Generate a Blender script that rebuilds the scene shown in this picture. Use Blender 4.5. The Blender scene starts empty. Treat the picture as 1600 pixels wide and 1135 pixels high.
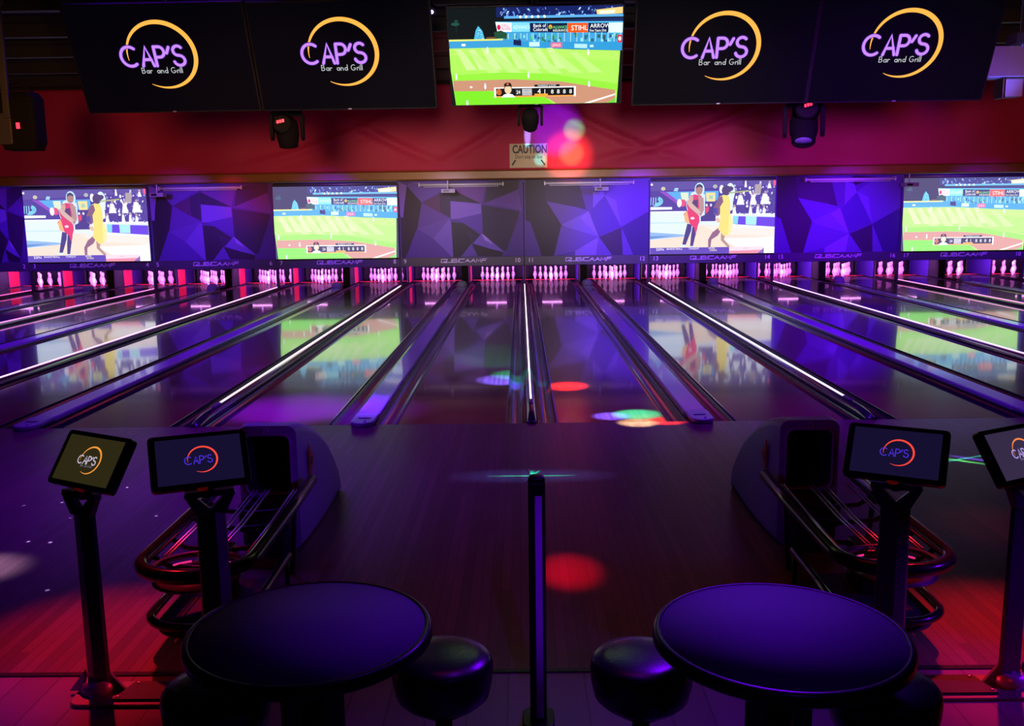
import bpy, bmesh, math, random
from mathutils import Vector, Matrix
random.seed(7)
PI = math.pi
SC = bpy.context.scene
COL = SC.collection

# ------------------------------------------------------------------ camera
CAM = Vector((-0.08767, -9.0084, 2.08288))
PITCH, YAW, ROLL, FPX = 0.16315, -0.01095, -0.01342, 1470.185
def cam_basis():
    cy, sy, cp, sp = math.cos(YAW), math.sin(YAW), math.cos(PITCH), math.sin(PITCH)
    f = Vector((sy*cp, cy*cp, -sp)); r = Vector((cy, -sy, 0)); u = r.cross(f)
    c, s = math.cos(ROLL), math.sin(ROLL)
    return f, c*r + s*u, c*u - s*r
_f, _r, _u = cam_basis()
cd = bpy.data.cameras.new('camera'); cam = bpy.data.objects.new('camera', cd); COL.objects.link(cam)
cd.sensor_width = 36; cd.lens = FPX/1600*36; cd.clip_end = 200; cd.clip_start = 0.02
m = Matrix((_r, _u, -_f)).transposed().to_4x4(); m.translation = CAM
cam.matrix_world = m
SC.camera = cam

# ------------------------------------------------------------------ world, exposure
SC.view_settings.view_transform = 'Standard'; SC.view_settings.look = 'None'
SC.view_settings.gamma = 1; SC.view_settings.use_curve_mapping = False
SC.view_settings.exposure = 0.0
w = bpy.data.worlds.new('world'); SC.world = w; w.use_nodes = True
w.node_tree.nodes['Background'].inputs[0].default_value = (0.12, 0.03, 0.5, 1)
w.node_tree.nodes['Background'].inputs[1].default_value = 0.010
SC.cycles.use_denoising = True
SC.cycles.max_bounces = 6; SC.cycles.glossy_bounces = 4; SC.cycles.diffuse_bounces = 3
SC.cycles.sample_clamp_indirect = 3.0

# ------------------------------------------------------------------ lights
def look(loc, target, roll=0):
    d = (Vector(target) - Vector(loc)).normalized()
    z = -d
    up = Vector((0, 1, 0)) if abs(d.z) > 0.97 else Vector((0, 0, 1))
    x = up.cross(z).normalized(); y = z.cross(x)
    M = Matrix((x, y, z)).transposed().to_4x4()
    M = M @ Matrix.Rotation(roll, 4, 'Z'); M.translation = Vector(loc)
    return M
def spot(name, loc, target, col, power, radius_at=None, angle=None, blend=0.3, size=0.03, spec=1.0, gobo=None):
    l = bpy.data.lights.new(name, 'SPOT'); o = bpy.data.objects.new(name, l); COL.objects.link(o)
    D = (Vector(target)-Vector(loc)).length
    l.spot_size = angle if angle else 2*math.atan(radius_at/D)
    l.spot_blend = blend; l.energy = power; l.color = col; l.shadow_soft_size = size; l.specular_factor = spec
    o.matrix_world = look(loc, target)
    if gobo: gobo(l)
    return o
def area(name, loc, target, col, power, sx, sy=None, spread=PI):
    l = bpy.data.lights.new(name, 'AREA'); o = bpy.data.objects.new(name, l); COL.objects.link(o)
    l.shape = 'RECTANGLE'; l.size = sx; l.size_y = sy or sx; l.energy = power; l.color = col; l.spread = spread
    o.matrix_world = look(loc, target)
    return o

VIO = (0.16, 0.0, 1.0); RED = (1.0, .012, .03)
# black lights above the lane end, over the masking
for x, p, c in ((-14.2, 110, VIO), (-12, 110, VIO), (-8.7, 190, (.22, .04, 1)), (-5.0, 150, VIO), (-1.9, 100, (.48, .36, .72)), (1.2, 90, (.44, .32, .78)), (3.0, 320, VIO), (5.5, 200, VIO), (8.3, 300, VIO), (11.5, 160, VIO), (13.7, 120, VIO)):
    spot('black_light', (x, 12.2, 2.7), (x, 16.2, 1.38), c, p*4.9, angle=1.0, blend=1.0, size=0.15)
spot('magenta_beam', (-7.4, 11.5, 2.6), (-7.3, 16.2, 2.35), (1, 0, .25), 330, radius_at=.9, blend=1.0, size=.1)
# ceiling black lights over the lanes
for x, y, p in ((-6.5, 6.0, 150), (6.5, 6.0, 230), (0, 9.0, 50), (-3.5, 1.5, 75), (3.0, 1.5, 75), (11, 9, 120), (-11, 9, 120)):
    area('lane_black_light', (x, y, 5.0), (x, y+0.6, 0), VIO, p, 0.9, 0.3, spread=2.2)
spot('violet_beam', (-1.9, -.3, 2.85), (-1.65, 0.7, 0), VIO, 1300, radius_at=0.7, blend=1.0, size=0.1)
spot('violet_beam', (-2.8, -.3, 2.85), (-2.5, .8, 0), VIO, 6500, radius_at=.9, blend=1.0, size=0.1)
# wash on the cloth bulkhead, from the bar behind the camera
for x, tx, p, c in ((-1.5, -11.3, 3400, (1.0, .38, .12)), (-1.0, -8.0, 2600, (1, .30, .12)), (-.9, -4.6, 5200, (1, .5, .3)), (-.3, -1.0, 6500, (1, .72, .55)), (.3, 3.0, 7500, (1, .72, .6)), (.8, 6.6, 3600, (.8, .1, .9)), (1.2, 9.8, 3000, (1, .36, .15)), (1.4, 12.4, 1600, (1, .3, .1)), (.9, 7.6, 9000, (.25, 0, 1)), (.6, 5.8, 4000, (.3, 0, 1))):
    spot('bulkhead_wash', (x, -8.6, 2.40), (tx, 15, 3.15), c, p, angle=0.34, blend=1.0, size=0.24)
area('bulkhead_red_fill', (0, 8.5, 4.6), (0, 15, 4.3), (1, .02, .05), 26, 9, .4)  # added fill without a fixture, lifts the shaded upper cloth
# red light
spot('red_beam', (-2.9, -3.2, 3.2), (-2.15, -4.70, 0), RED, 950, radius_at=.86, blend=1.0, size=0.05)
spot('red_beam', (2.9, -3.2, 3.2), (2.3, -4.85, 0), RED, 1150, radius_at=.95, blend=1.0, size=0.05)
spot('red_beam', (3.4, -1.6, 3.2), (3.0, -3.1, 0), RED, 60, radius_at=.5, blend=1.0, size=0.05)
spot('red_beam', (-.80, -4.97, .22), (-2.2, -5.05, 0), RED, 22, angle=.9, blend=1.0, size=0.03)
spot('red_beam', (.86, -4.97, .22), (2.2, -5.1, 0), RED, 22, angle=.9, blend=1.0, size=0.03)
spot('red_beam', (1.0, -7.6, 1.8), (1.75, -5.6, 0), RED, 60, radius_at=.4, blend=1.0, size=0.03)
spot('red_beam', (0.05, -0.9, 2.8), (0.175, -3.80, 0), (1, 0, .02), 1200, radius_at=0.23, blend=1.0, size=0.03)
area('approach_red_light', (.1, -4.4, 4.6), (.1, -4.3, 0), (1, .015, .05), 2.2, 2.2, .8, spread=1.0)
area('approach_red_light', (1.6, -1.6, 4.6), (1.6, -1.8, 0), (1, .03, .03), .8, 1.5, .8, spread=1.2)
area('approach_violet_light', (-3.0, -1.5, 4.4), (-2.8, -1.8, 0), VIO, 60, 1.5, 0.8, spread=1.3)
area('approach_violet_light', (3.0, -0.4, 4.4), (2.8, -.8, 0), VIO, 32, 1.5, 0.8, spread=1.5)
# violet on the seating
area('violet_panel', (1.2, -4.3, 2.6), (0.4, -6.1, .74), VIO, 9, .5, .5, spread=1.1)
spot('violet_beam', (0.8, -8.3, 3.2), (0.5, -6.9, .0), VIO, 18, radius_at=1.7, blend=1.0, size=0.12)
spot('violet_beam', (0.2, -5.4, 3.4), (-0.35, -6.0, .74), VIO, 34, radius_at=0.95, blend=1.0, size=0.3)
spot('violet_beam', (1.2, -5.4, 1.6), (-1.55, -3.1, .35), VIO, 120, radius_at=0.75, blend=1.0, size=0.05)
spot('violet_beam', (4.2, -5.5, 1.6), (2.05, -5.17, .35), VIO, 330, radius_at=0.6, blend=1.0, size=0.05)
spot('violet_beam', (-1.6, -5.9, 1.7), (1.55, -3.2, .5), VIO, 45, radius_at=0.8, blend=1.0, size=0.05)
spot('violet_beam', (0.35, -8.4, 2.6), (-.04, -5.45, .65), VIO, 190, radius_at=0.42, blend=1.0, size=0.03)
spot('violet_beam', (.6, -4.6, 1.5), (-1.42, -5.18, .75), VIO, 26, radius_at=.45, blend=1, size=.03)
spot('violet_beam', (-3.2, -6.6, 3.0), (-2.6, -5.5, 0), VIO, 260, radius_at=.7, blend=1, size=.05)
spot('white_beam', (-4.2, -3.4, 3.0), (-3.33, -3.70, 0), (.75, .5, 1), 1100, radius_at=0.30, blend=1.0, size=0.05)
# tubes over the pins, tucked behind the number boards
for q in range(2, 20):
    xq = ((q-1)//2-5)*3.3205+.7824 if q % 2 else ((q-1)//2-4)*3.3205-.7824
    area('pin_deck_light', (xq, 17.45, .64), (xq, 18.6, .15), (.72, .17, 1.0), 74, .9, .05)

# gobo projections of the party lights, patterns set in the lamps' own nodes
def gobo_nodes(l):
    l.use_nodes = True; nt = l.node_tree; N = nt.nodes; L = nt.links
    em = next(n for n in N if n.type == 'EMISSION')
    tc = N.new('ShaderNodeTexCoord'); sp = N.new('ShaderNodeSeparateXYZ'); L.new(tc.outputs['Normal'], sp.inputs[0])
    def M(op, a, b=None, c=None, clamp=False):
        n = N.new('ShaderNodeMath'); n.operation = op; n.use_clamp = clamp
        for i, v in enumerate((a, b, c)):
            if v is None: continue
            if isinstance(v, (int, float)): n.inputs[i].default_value = v
            else: L.new(v, n.inputs[i])
        return n.outputs[0]
    u = M('DIVIDE', sp.outputs[0], M('ABSOLUTE', sp.outputs[2])); v = M('DIVIDE', sp.outputs[1], M('ABSOLUTE', sp.outputs[2]))
    return nt, N, L, em, M, u, v
def gobo_sectors(cols, rot=0.0):
    def g(l):
        nt, N, L, em, M, u, v = gobo_nodes(l)
        a = M('MODULO', M('ADD', M('DIVIDE', M('ARCTAN2', v, u), 2*PI), 1.5+rot), 1.0)
        r = N.new('ShaderNodeValToRGB'); cr = r.color_ramp; cr.interpolation = 'EASE'
        n = len(cols)
        while len(cr.elements) < n+1: cr.elements.new(0.5)
        for i, e in enumerate(sorted(cr.elements, key=lambda e: e.position)): pass
        for i in range(n+1):
            cr.elements[i].position = i/n; cr.elements[i].color = (*cols[i % n], 1)
        L.new(a, r.inputs[0]); L.new(r.outputs[0], em.inputs[0])
    return g
def gobo_lines(lines, rays=None):
    # lines: (angle, width, half length, colour) in units of tan(angle from the axis)
    def g(l):
        nt, N, L, em, M, u, v = gobo_nodes(l)
        acc = None
        for ang, wd, ln, ox, oy, col in lines:
            uu = M('SUBTRACT', u, ox); vv = M('SUBTRACT', v, oy)
            c, s = math.cos(ang), math.sin(ang)
            al = M('ADD', M('MULTIPLY', uu, c), M('MULTIPLY', vv, s)); ac = M('SUBTRACT', M('MULTIPLY', vv, c), M('MULTIPLY', uu, s))
            k = M('MULTIPLY', M('SUBTRACT', 1.0, M('DIVIDE', M('ABSOLUTE', ac), wd), clamp=True), M('SUBTRACT', 1.0, M('DIVIDE', M('ABSOLUTE', al), ln), clamp=True))
            mx = N.new('ShaderNodeVectorMath'); mx.operation = 'SCALE'; mx.inputs[0].default_value = col; L.new(k, mx.inputs['Scale'])
            if acc is None: acc = mx.outputs[0]
            else:
                ad = N.new('ShaderNodeVectorMath'); ad.operation = 'ADD'; L.new(acc, ad.inputs[0]); L.new(mx.outputs[0], ad.inputs[1]); acc = ad.outputs[0]
        if rays:
            nray, hx, hy, col = rays
            a = M('ARCTAN2', M('DIVIDE', v, hy), M('DIVIDE', u, hx))
            d = M('SQRT', M('ADD', M('POWER', M('ABSOLUTE', M('DIVIDE', u, hx)), 2.0), M('POWER', M('ABSOLUTE', M('DIVIDE', v, hy)), 2.0)))
            k = M('MULTIPLY', M('POWER', M('ABSOLUTE', M('SINE', M('MULTIPLY', a, nray/2))), 6.0), M('SUBTRACT', 1.0, d, clamp=True))
            mx = N.new('ShaderNodeVectorMath'); mx.operation = 'SCALE'; mx.inputs[0].default_value = col; L.new(k, mx.inputs['Scale'])
            ad = N.new('ShaderNodeVectorMath'); ad.operation = 'ADD'; L.new(acc, ad.inputs[0]); L.new(mx.outputs[0], ad.inputs[1]); acc = ad.outputs[0]
        L.new(acc, em.inputs[0])
    return g
def gobo_dots(scale, rad):
    def g(l):
        nt, N, L, em, M, u, v = gobo_nodes(l)
        cb = N.new('ShaderNodeCombineXYZ'); L.new(u, cb.inputs[0]); L.new(v, cb.inputs[1])
        vo = N.new('ShaderNodeTexVoronoi'); vo.inputs['Scale'].default_value = scale; L.new(cb.outputs[0], vo.inputs['Vector'])
        k = M('MULTIPLY', M('SUBTRACT', 1.0, M('DIVIDE', vo.outputs['Distance'], rad), clamp=True), M('POWER', sep_r(N, L, vo.outputs['Color']), 4.0))
        mx = N.new('ShaderNodeVectorMath'); mx.operation = 'SCALE'; mx.inputs[0].default_value = (.35, .3, 1); L.new(k, mx.inputs['Scale'])
        L.new(mx.outputs[0], em.inputs[0])
    return g
def sep_r(N, L, s):
    n = N.new('ShaderNodeSeparateColor'); L.new(s, n.inputs[0]); return n.outputs[0]
PL = (0.015, 0.12, 2.79)      # party light under the middle screen
for tgt, r_, c, p in (((.80, .27, 0), .17, (.1, .06, 1), 16000), ((1.07, .34, 0), .22, (.05, .9, .55), 9000), ((1.03, -.03, 0), .17, (1, .8, .5), 5000), ((1.31, .04, 0), .17, (1, .03, .02), 7000), ((1.18, .15, 0), .2, (1, .35, .2), 900),
                     ((-.36, 2.35, 0), .26, (.1, .08, 1), 30000), ((-.22, 2.7, 0), .24, (.02, .8, .4), 9000), ((.44, 1.9, 0), .22, (1, .015, .01), 26000), ((-.12, 2.2, 0), .15, (.9, .8, .5), 2000), ((-.5, 4.2, 0), .6, (.02, .5, .3), 5000), ((.08, 2.4, 0), .15, (0, .7, .6), 3000)):
    spot('gobo_beam', PL, tgt, c, p, radius_at=r_*1.25, blend=.8, size=.01)
for tgt, r_, c, p in (((.80, 15, 4.02), .62, (.12, .02, 1), 26000), ((1.27, 15, 3.98), .25, (.02, 1, .08), 42000), ((1.12, 15, 3.36), .58, (1, .12, .08), 15000), ((1.2, 15, 3.42), .3, (.5, 1, .15), 16000), ((.42, 15, 3.27), .15, (.15, .8, 1), 8000)):
    spot('gobo_beam', (.02, 1.2, 2.76), tgt, c, p, radius_at=r_*1.25, blend=.8, size=.01)
o = spot('gobo_beam', (.02, 1.2, 2.76), (.11, 15, 3.87), (.12, .5, 1), 60000, radius_at=0.34, blend=0.9, size=0.01); o.scale = (.3, 1, 1)
spot('laser_star', (-0.02, -3.3, 4.6), (-0.02, -1.84, 0), (1, 1, 1), 22000, radius_at=0.7, blend=0.1, size=0.001,
     gobo=gobo_lines([(0.0, .0028, .075, 0, 0, (.02, .9, .3)), (PI/2, .004, .022, .0, .01, (.0, .8, .4)), (1.1, .004, .02, .004, .012, (.0, .8, .6))], rays=(72, .15, .045, (.03, .05, .32))))
spot('laser_cross', (4.2, -3.0, 4.6), (3.54, -1.52, 0), (1, 1, 1), 14000, radius_at=0.6, blend=0.1, size=0.001,
     gobo=gobo_lines([(0.0, .004, .16, 0, .01, (.02, .7, .6)), (-1.05, .007, .06, -.01, 0, (.1, 1, .25)), (-1.05, .010, .06, .02, -.005, (.12, .1, 1))]))
spot('dot_light', (-3.4, -1.0, 4.6), (-2.9, -3.0, 0), (1, 1, 1), 45000, radius_at=1.5, blend=0.6, size=0.001, gobo=gobo_dots(34, .10))

# ------------------------------------------------------------------ materials
def lin(c):
    if isinstance(c, str):
        c = tuple(int(c[i:i+2], 16)/255 for i in (0, 2, 4))
    return tuple(x/12.92 if x <= .04045 else ((x+.055)/1.055)**2.4 for x in c)
MATS = {}
def mat(name, col, rough=0.5, metal=0.0, spec=0.5, bump=0.0, bscale=40.0, vary=0.0, coat=0.0, emit=None, estr=0.0):
    if name in MATS: return MATS[name]
    mt = bpy.data.materials.new(name); mt.use_nodes = True; nt = mt.node_tree; b = nt.nodes['Principled BSDF']
    b.inputs['Base Color'].default_value = (*col, 1); b.inputs['Roughness'].default_value = rough
    b.inputs['Metallic'].default_value = metal; b.inputs['Specular IOR Level'].default_value = spec
    b.inputs['Coat Weight'].default_value = coat; b.inputs['Coat Roughness'].default_value = 0.05
    if emit:
        b.inputs['Emission Color'].default_value = (*emit, 1); b.inputs['Emission Strength'].default_value = estr
    tc = nt.nodes.new('ShaderNodeTexCoord')
    nz = nt.nodes.new('ShaderNodeTexNoise'); nz.inputs['Scale'].default_value = bscale; nz.inputs['Detail'].default_value = 4
    nt.links.new(tc.outputs['Object'], nz.inputs['Vector'])
    if vary:
        mx = nt.nodes.new('ShaderNodeMix'); mx.data_type = 'RGBA'
        mx.inputs[6].default_value = (*[c*(1-vary) for c in col], 1); mx.inputs[7].default_value = (*[min(1, c*(1+vary)) for c in col], 1)
        nt.links.new(nz.outputs['Fac'], mx.inputs[0]); nt.links.new(mx.outputs[2], b.inputs['Base Color'])
    else:
        # slight unevenness of the sheen
        mr = nt.nodes.new('ShaderNodeMapRange'); mr.inputs[3].default_value = rough*0.92; mr.inputs[4].default_value = min(1, rough*1.08)
        nt.links.new(nz.outputs['Fac'], mr.inputs[0]); nt.links.new(mr.outputs[0], b.inputs['Roughness'])
    if bump:
        bp = nt.nodes.new('ShaderNodeBump'); bp.inputs['Strength'].default_value = bump; bp.inputs['Distance'].default_value = 0.01
        nt.links.new(nz.outputs['Fac'], bp.inputs['Height']); nt.links.new(bp.outputs[0], b.inputs['Normal'])
    MATS[name] = mt
    return mt
def wood(name, dark, light, rough, spec, board=0.028, coat=0.0, crough=0.05, joint=.4):
    mt = bpy.data.materials.new(name); mt.use_nodes = True; nt = mt.node_tree; N = nt.nodes; L = nt.links; b = N['Principled BSDF']
    tc = N.new('ShaderNodeTexCoord'); sx = N.new('ShaderNodeSeparateXYZ'); L.new(tc.outputs['Object'], sx.inputs[0])
    def M(op, a, v):
        n = N.new('ShaderNodeMath'); n.operation = op; L.new(a, n.inputs[0])
        if isinstance(v, (int, float)): n.inputs[1].default_value = v
        else: L.new(v, n.inputs[1])
        return n.outputs[0]
    bx_ = M('FLOOR', M('DIVIDE', sx.outputs[0], board), 0)
    wn = N.new('ShaderNodeTexWhiteNoise'); wn.noise_dimensions = '1D'; L.new(bx_, wn.inputs['W'])
    by_ = M('FLOOR', M('DIVIDE', M('ADD', sx.outputs[1], M('MULTIPLY', wn.outputs['Value'], 3.0)), 1.6), 0)
    wn2 = N.new('ShaderNodeTexWhiteNoise'); wn2.noise_dimensions = '1D'; L.new(M('ADD', M('MULTIPLY', bx_, 13.7), by_), wn2.inputs['W'])
    mp = N.new('ShaderNodeMapping'); mp.inputs['Scale'].default_value = (90, 2.2, 1); L.new(tc.outputs['Object'], mp.inputs[0])
    nz = N.new('ShaderNodeTexNoise'); nz.inputs['Scale'].default_value = 1.0; nz.inputs['Detail'].default_value = 5; L.new(mp.outputs[0], nz.inputs['Vector'])
    f = M('ADD', M('MULTIPLY', wn2.outputs['Value'], 0.6), M('MULTIPLY', nz.outputs['Fac'], 0.5))
    mx = N.new('ShaderNodeMix'); mx.data_type = 'RGBA'; mx.inputs[6].default_value = (*dark, 1); mx.inputs[7].default_value = (*light, 1)
    L.new(f, mx.inputs[0])
    # thin joint between boards
    fr = M('FRACT', M('DIVIDE', sx.outputs[0], board), 0); j = M('LESS_THAN', fr, 0.06)
    m2 = N.new('ShaderNodeMix'); m2.data_type = 'RGBA'; L.new(j, m2.inputs[0]); L.new(mx.outputs[2], m2.inputs[6]); m2.inputs[7].default_value = (*[c*joint for c in dark], 1)
    L.new(m2.outputs[2], b.inputs['Base Color'])
    if coat > .5:   # the landing zone past the foul line is scuffed and holds less oil
        mc = N.new('ShaderNodeMapRange'); mc.inputs[1].default_value = .6; mc.inputs[2].default_value = 3.6; mc.inputs[3].default_value = coat*.25; mc.inputs[4].default_value = coat
        L.new(sx.outputs[1], mc.inputs[0]); wear = mc.outputs[0]
    else: wear = None
    b.inputs['Roughness'].default_value = rough
    n2 = N.new('ShaderNodeTexNoise'); n2.inputs['Scale'].default_value = 1.7; n2.inputs['Detail'].default_value = 3; L.new(tc.outputs['Object'], n2.inputs['Vector'])
    mr = N.new('ShaderNodeMapRange'); mr.inputs[3].default_value = rough*.9; mr.inputs[4].default_value = rough*1.12; L.new(n2.outputs['Fac'], mr.inputs[0])
    b.inputs['Specular IOR Level'].default_value = spec
    b.inputs['Coat Weight'].default_value = coat; b.inputs['Coat Roughness'].default_value = crough
    if wear is not None: L.new(wear, b.inputs['Coat Weight'])
    MATS[name] = mt
    return mt
def attr_mat(name, emissive, strength=1.0, rough=0.5):
    mt = bpy.data.materials.new(name); mt.use_nodes = True; nt = mt.node_tree; b = nt.nodes['Principled BSDF']
    at = nt.nodes.new('ShaderNodeAttribute'); at.attribute_name = 'col'
    if emissive:
        nt.links.new(at.outputs['Color'], b.inputs['Emission Color']); b.inputs['Emission Strength'].default_value = strength
        b.inputs['Base Color'].default_value = (.001, .001, .0015, 1); b.inputs['Roughness'].default_value = rough; b.inputs['Specular IOR Level'].default_value = .05
    else:
        nt.links.new(at.outputs['Color'], b.inputs['Base Color']); b.inputs['Roughness'].default_value = rough
    MATS[name] = mt
    return mt
BLACK = mat('black_plastic', (.004, .004, .005), .35, spec=.3)
FIXB = mat('fixture_black', (.003, .003, .0035), .8, spec=.05)
FIXG = mat('fixture_grey', (.008, .009, .009), .6, vary=.3, bscale=14)
BLACKM = mat('matt_black', (.01, .01, .011), .8, bump=.1)
DMETAL = mat('black_metal', (.02, .02, .023), .28, metal=.3)
CHROME = mat('rail_metal', (.7, .7, .8), .38, metal=1)
GREYM = mat('grey_metal', (.22, .22, .23), .45, metal=.6, vary=.2, bscale=12)
RUBBER = mat('black_rubber', (.006, .006, .007), .3, spec=.3)
TABTOP = mat('table_laminate', (.16, .15, .2), .7, spec=.06, vary=.06, bscale=60)
VINYL = mat('black_vinyl', (.012, .011, .014), .28, bump=.05, bscale=90)
HOODM = mat('hood_plastic', (.26, .27, .36), .45, vary=.06, bscale=5)
GUTTER = mat('gutter_plastic', (.02, .02, .028), .16, spec=.8)
RIDGE = mat('ridge_plastic', (.03, .03, .04), .15, spec=.8)
COVER = mat('track_cover_laminate', (.42, .38, .55), .25, spec=.6, coat=.5)
PINM = mat('pin_plastic', (.85, .83, .85), .3)
PINR = mat('pin_red', (.6, .02, .03), .3)
RAIL = mat('tube_rubber', (.006, .006, .008), .2, spec=.35)
CLOTH = None
LANEM = wood('lane_wood', (.04, .027, .02), (.11, .07, .045), .2, .08, coat=.85, crough=.05)
APPM = wood('approach_wood', (.07, .043, .04), (.155, .10, .08), .3, .25, board=.055, joint=.7)
CONC = wood('concourse_boards', (.12, .10, .10), (.17, .14, .14), .35, .3, board=.17, joint=.75)
ART_E = attr_mat('screen_picture', True, 1.3, .35)
ART_P = attr_mat('projected_picture', True, 1.15, .9)
ART_L = attr_mat('monitor_picture', True, 1.0, .2)
ART_D = attr_mat('printed_artwork', False, rough=.55)

# ------------------------------------------------------------------ mesh helpers
class MB:
    def __init__(s): s.bm = bmesh.new(); s.mi = 0
    def _v(s, pts, M=None): return [s.bm.verts.new(M @ Vector(p) if M else p) for p in pts]
    def face(s, vs, smooth=False):
        try: f = s.bm.faces.new(vs)
        except ValueError: return None
        f.material_index = s.mi; f.smooth = smooth; return f
    def box(s, c, d, M=None, rot=None):
        R = Matrix.Translation(c) @ (rot if rot else Matrix())
        if M: R = M @ R
        x, y, z = d[0]/2, d[1]/2, d[2]/2
        v = s._v([(-x,-y,-z),(x,-y,-z),(x,y,-z),(-x,y,-z),(-x,-y,z),(x,-y,z),(x,y,z),(-x,y,z)], R)
        for q in ((0,3,2,1),(4,5,6,7),(0,1,5,4),(1,2,6,5),(2,3,7,6),(3,0,4,7)): s.face([v[i] for i in q])
        return s
    def loft(s, loops, closed=True, cap0=True, cap1=True, smooth=True, M=None):
        R = [s._v(l, M) for l in loops]; n = len(R[0])
        for a, b in zip(R, R[1:]):
            for i in range(n if closed else n-1):
                j = (i+1) % n; s.face([a[i], a[j], b[j], b[i]], smooth)
        if cap0: s.face(R[0][::-1])
        if cap1: s.face(R[-1])
        return R
    def prism(s, poly, a, b, axis='z', M=None, smooth=False):
        def P(p, t): return {'z': (p[0], p[1], t), 'y': (p[0], t, p[1]), 'x': (t, p[0], p[1])}[axis]
        s.loft([[P(p, a) for p in poly], [P(p, b) for p in poly]], smooth=smooth, M=M); return s
    def lathe(s, prof, seg=32, c=(0,0,0), M=None, smooth=True):
        loops = []
        for r, z in prof:
            loops.append([(c[0]+max(r, 1e-5)*math.cos(2*PI*i/seg), c[1]+max(r, 1e-5)*math.sin(2*PI*i/seg), c[2]+z) for i in range(seg)])
        s.loft(loops, smooth=smooth, M=M); return s
    def tube(s, path, r, seg=10, closed=False, M=None):
        P = [Vector(p) for p in path]; n = len(P); loops = []
        prev = None
        for i, p in enumerate(P):
            if closed: t = P[(i+1) % n]-P[i-1]
            else: t = P[min(i+1, n-1)]-P[max(i-1, 0)]
            t.normalize()
            ref = Vector((0, 0, 1)) if abs(t.z) < .9 else Vector((0, 1, 0))
            if prev is None: a = ref.cross(t).normalized()
            else:
                a = (prev - t*prev.dot(t)).normalized()
            prev = a; b = t.cross(a)
            loops.append([p + r*(a*math.cos(2*PI*k/seg)+b*math.sin(2*PI*k/seg)) for k in range(seg)])
        if closed: loops.append(loops[0])
        s.loft(loops, cap0=not closed, cap1=not closed, M=M); return s
    def cyl(s, a, b, r, seg=16, r2=None, M=None):
        A, B = Vector(a), Vector(b); t = (B-A).normalized(); ref = Vector((0,0,1)) if abs(t.z) < .9 else Vector((0,1,0))
        x = ref.cross(t).normalized(); y = t.cross(x); r2 = r if r2 is None else r2
        s.loft([[p+rr*(x*math.cos(2*PI*k/seg)+y*math.sin(2*PI*k/seg)) for k in range(seg)] for p, rr in ((A, r), (B, r2))], M=M); return s
    def build(s, name, mats, parent=None, bevel=0, kind=None, seg=2):
        s.bm.normal_update()
        me = bpy.data.meshes.new(name)
        bmesh.ops.recalc_face_normals(s.bm, faces=s.bm.faces)
        s.bm.to_mesh(me); s.bm.free()
        for mm in (mats if isinstance(mats, (list, tuple)) else [mats]): me.materials.append(mm)
        o = bpy.data.objects.new(name, me); COL.objects.link(o)
        if parent: o.parent = parent
        if bevel:
            md = o.modifiers.new('bevel', 'BEVEL'); md.width = bevel; md.segments = seg; md.limit_method = 'ANGLE'; md.angle_limit = .7
            md.harden_normals = False
        if kind: o['kind'] = kind
        return o
def tag(o, label, cat, group=None, kind=None):
    o['label'] = label; o['category'] = cat
    if group: o['group'] = group
    if kind: o['kind'] = kind
    return o
def thing(name, label, cat, loc=(0,0,0), rz=0, group=None, M=None):
    o = bpy.data.objects.new(name, None); COL.objects.link(o); o.empty_display_size = .1
    if M is not None: o.matrix_world = M
    else: o.location = loc; o.rotation_euler = (0, 0, rz)
    return tag(o, label, cat, group)
def rrect(w, h, r, n=5, cx=0, cz=0):
    r = min(r, w/2-1e-4, h/2-1e-4); pts = []
    for k, (sx, sz) in enumerate(((1,1),(-1,1),(-1,-1),(1,-1))):
        for i in range(n+1):
            a = PI/2*k + PI/2*i/n
            pts.append((cx+sx*(w/2-r)+r*math.cos(a), cz+sz*(h/2-r)+r*math.sin(a)))
    return pts

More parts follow.
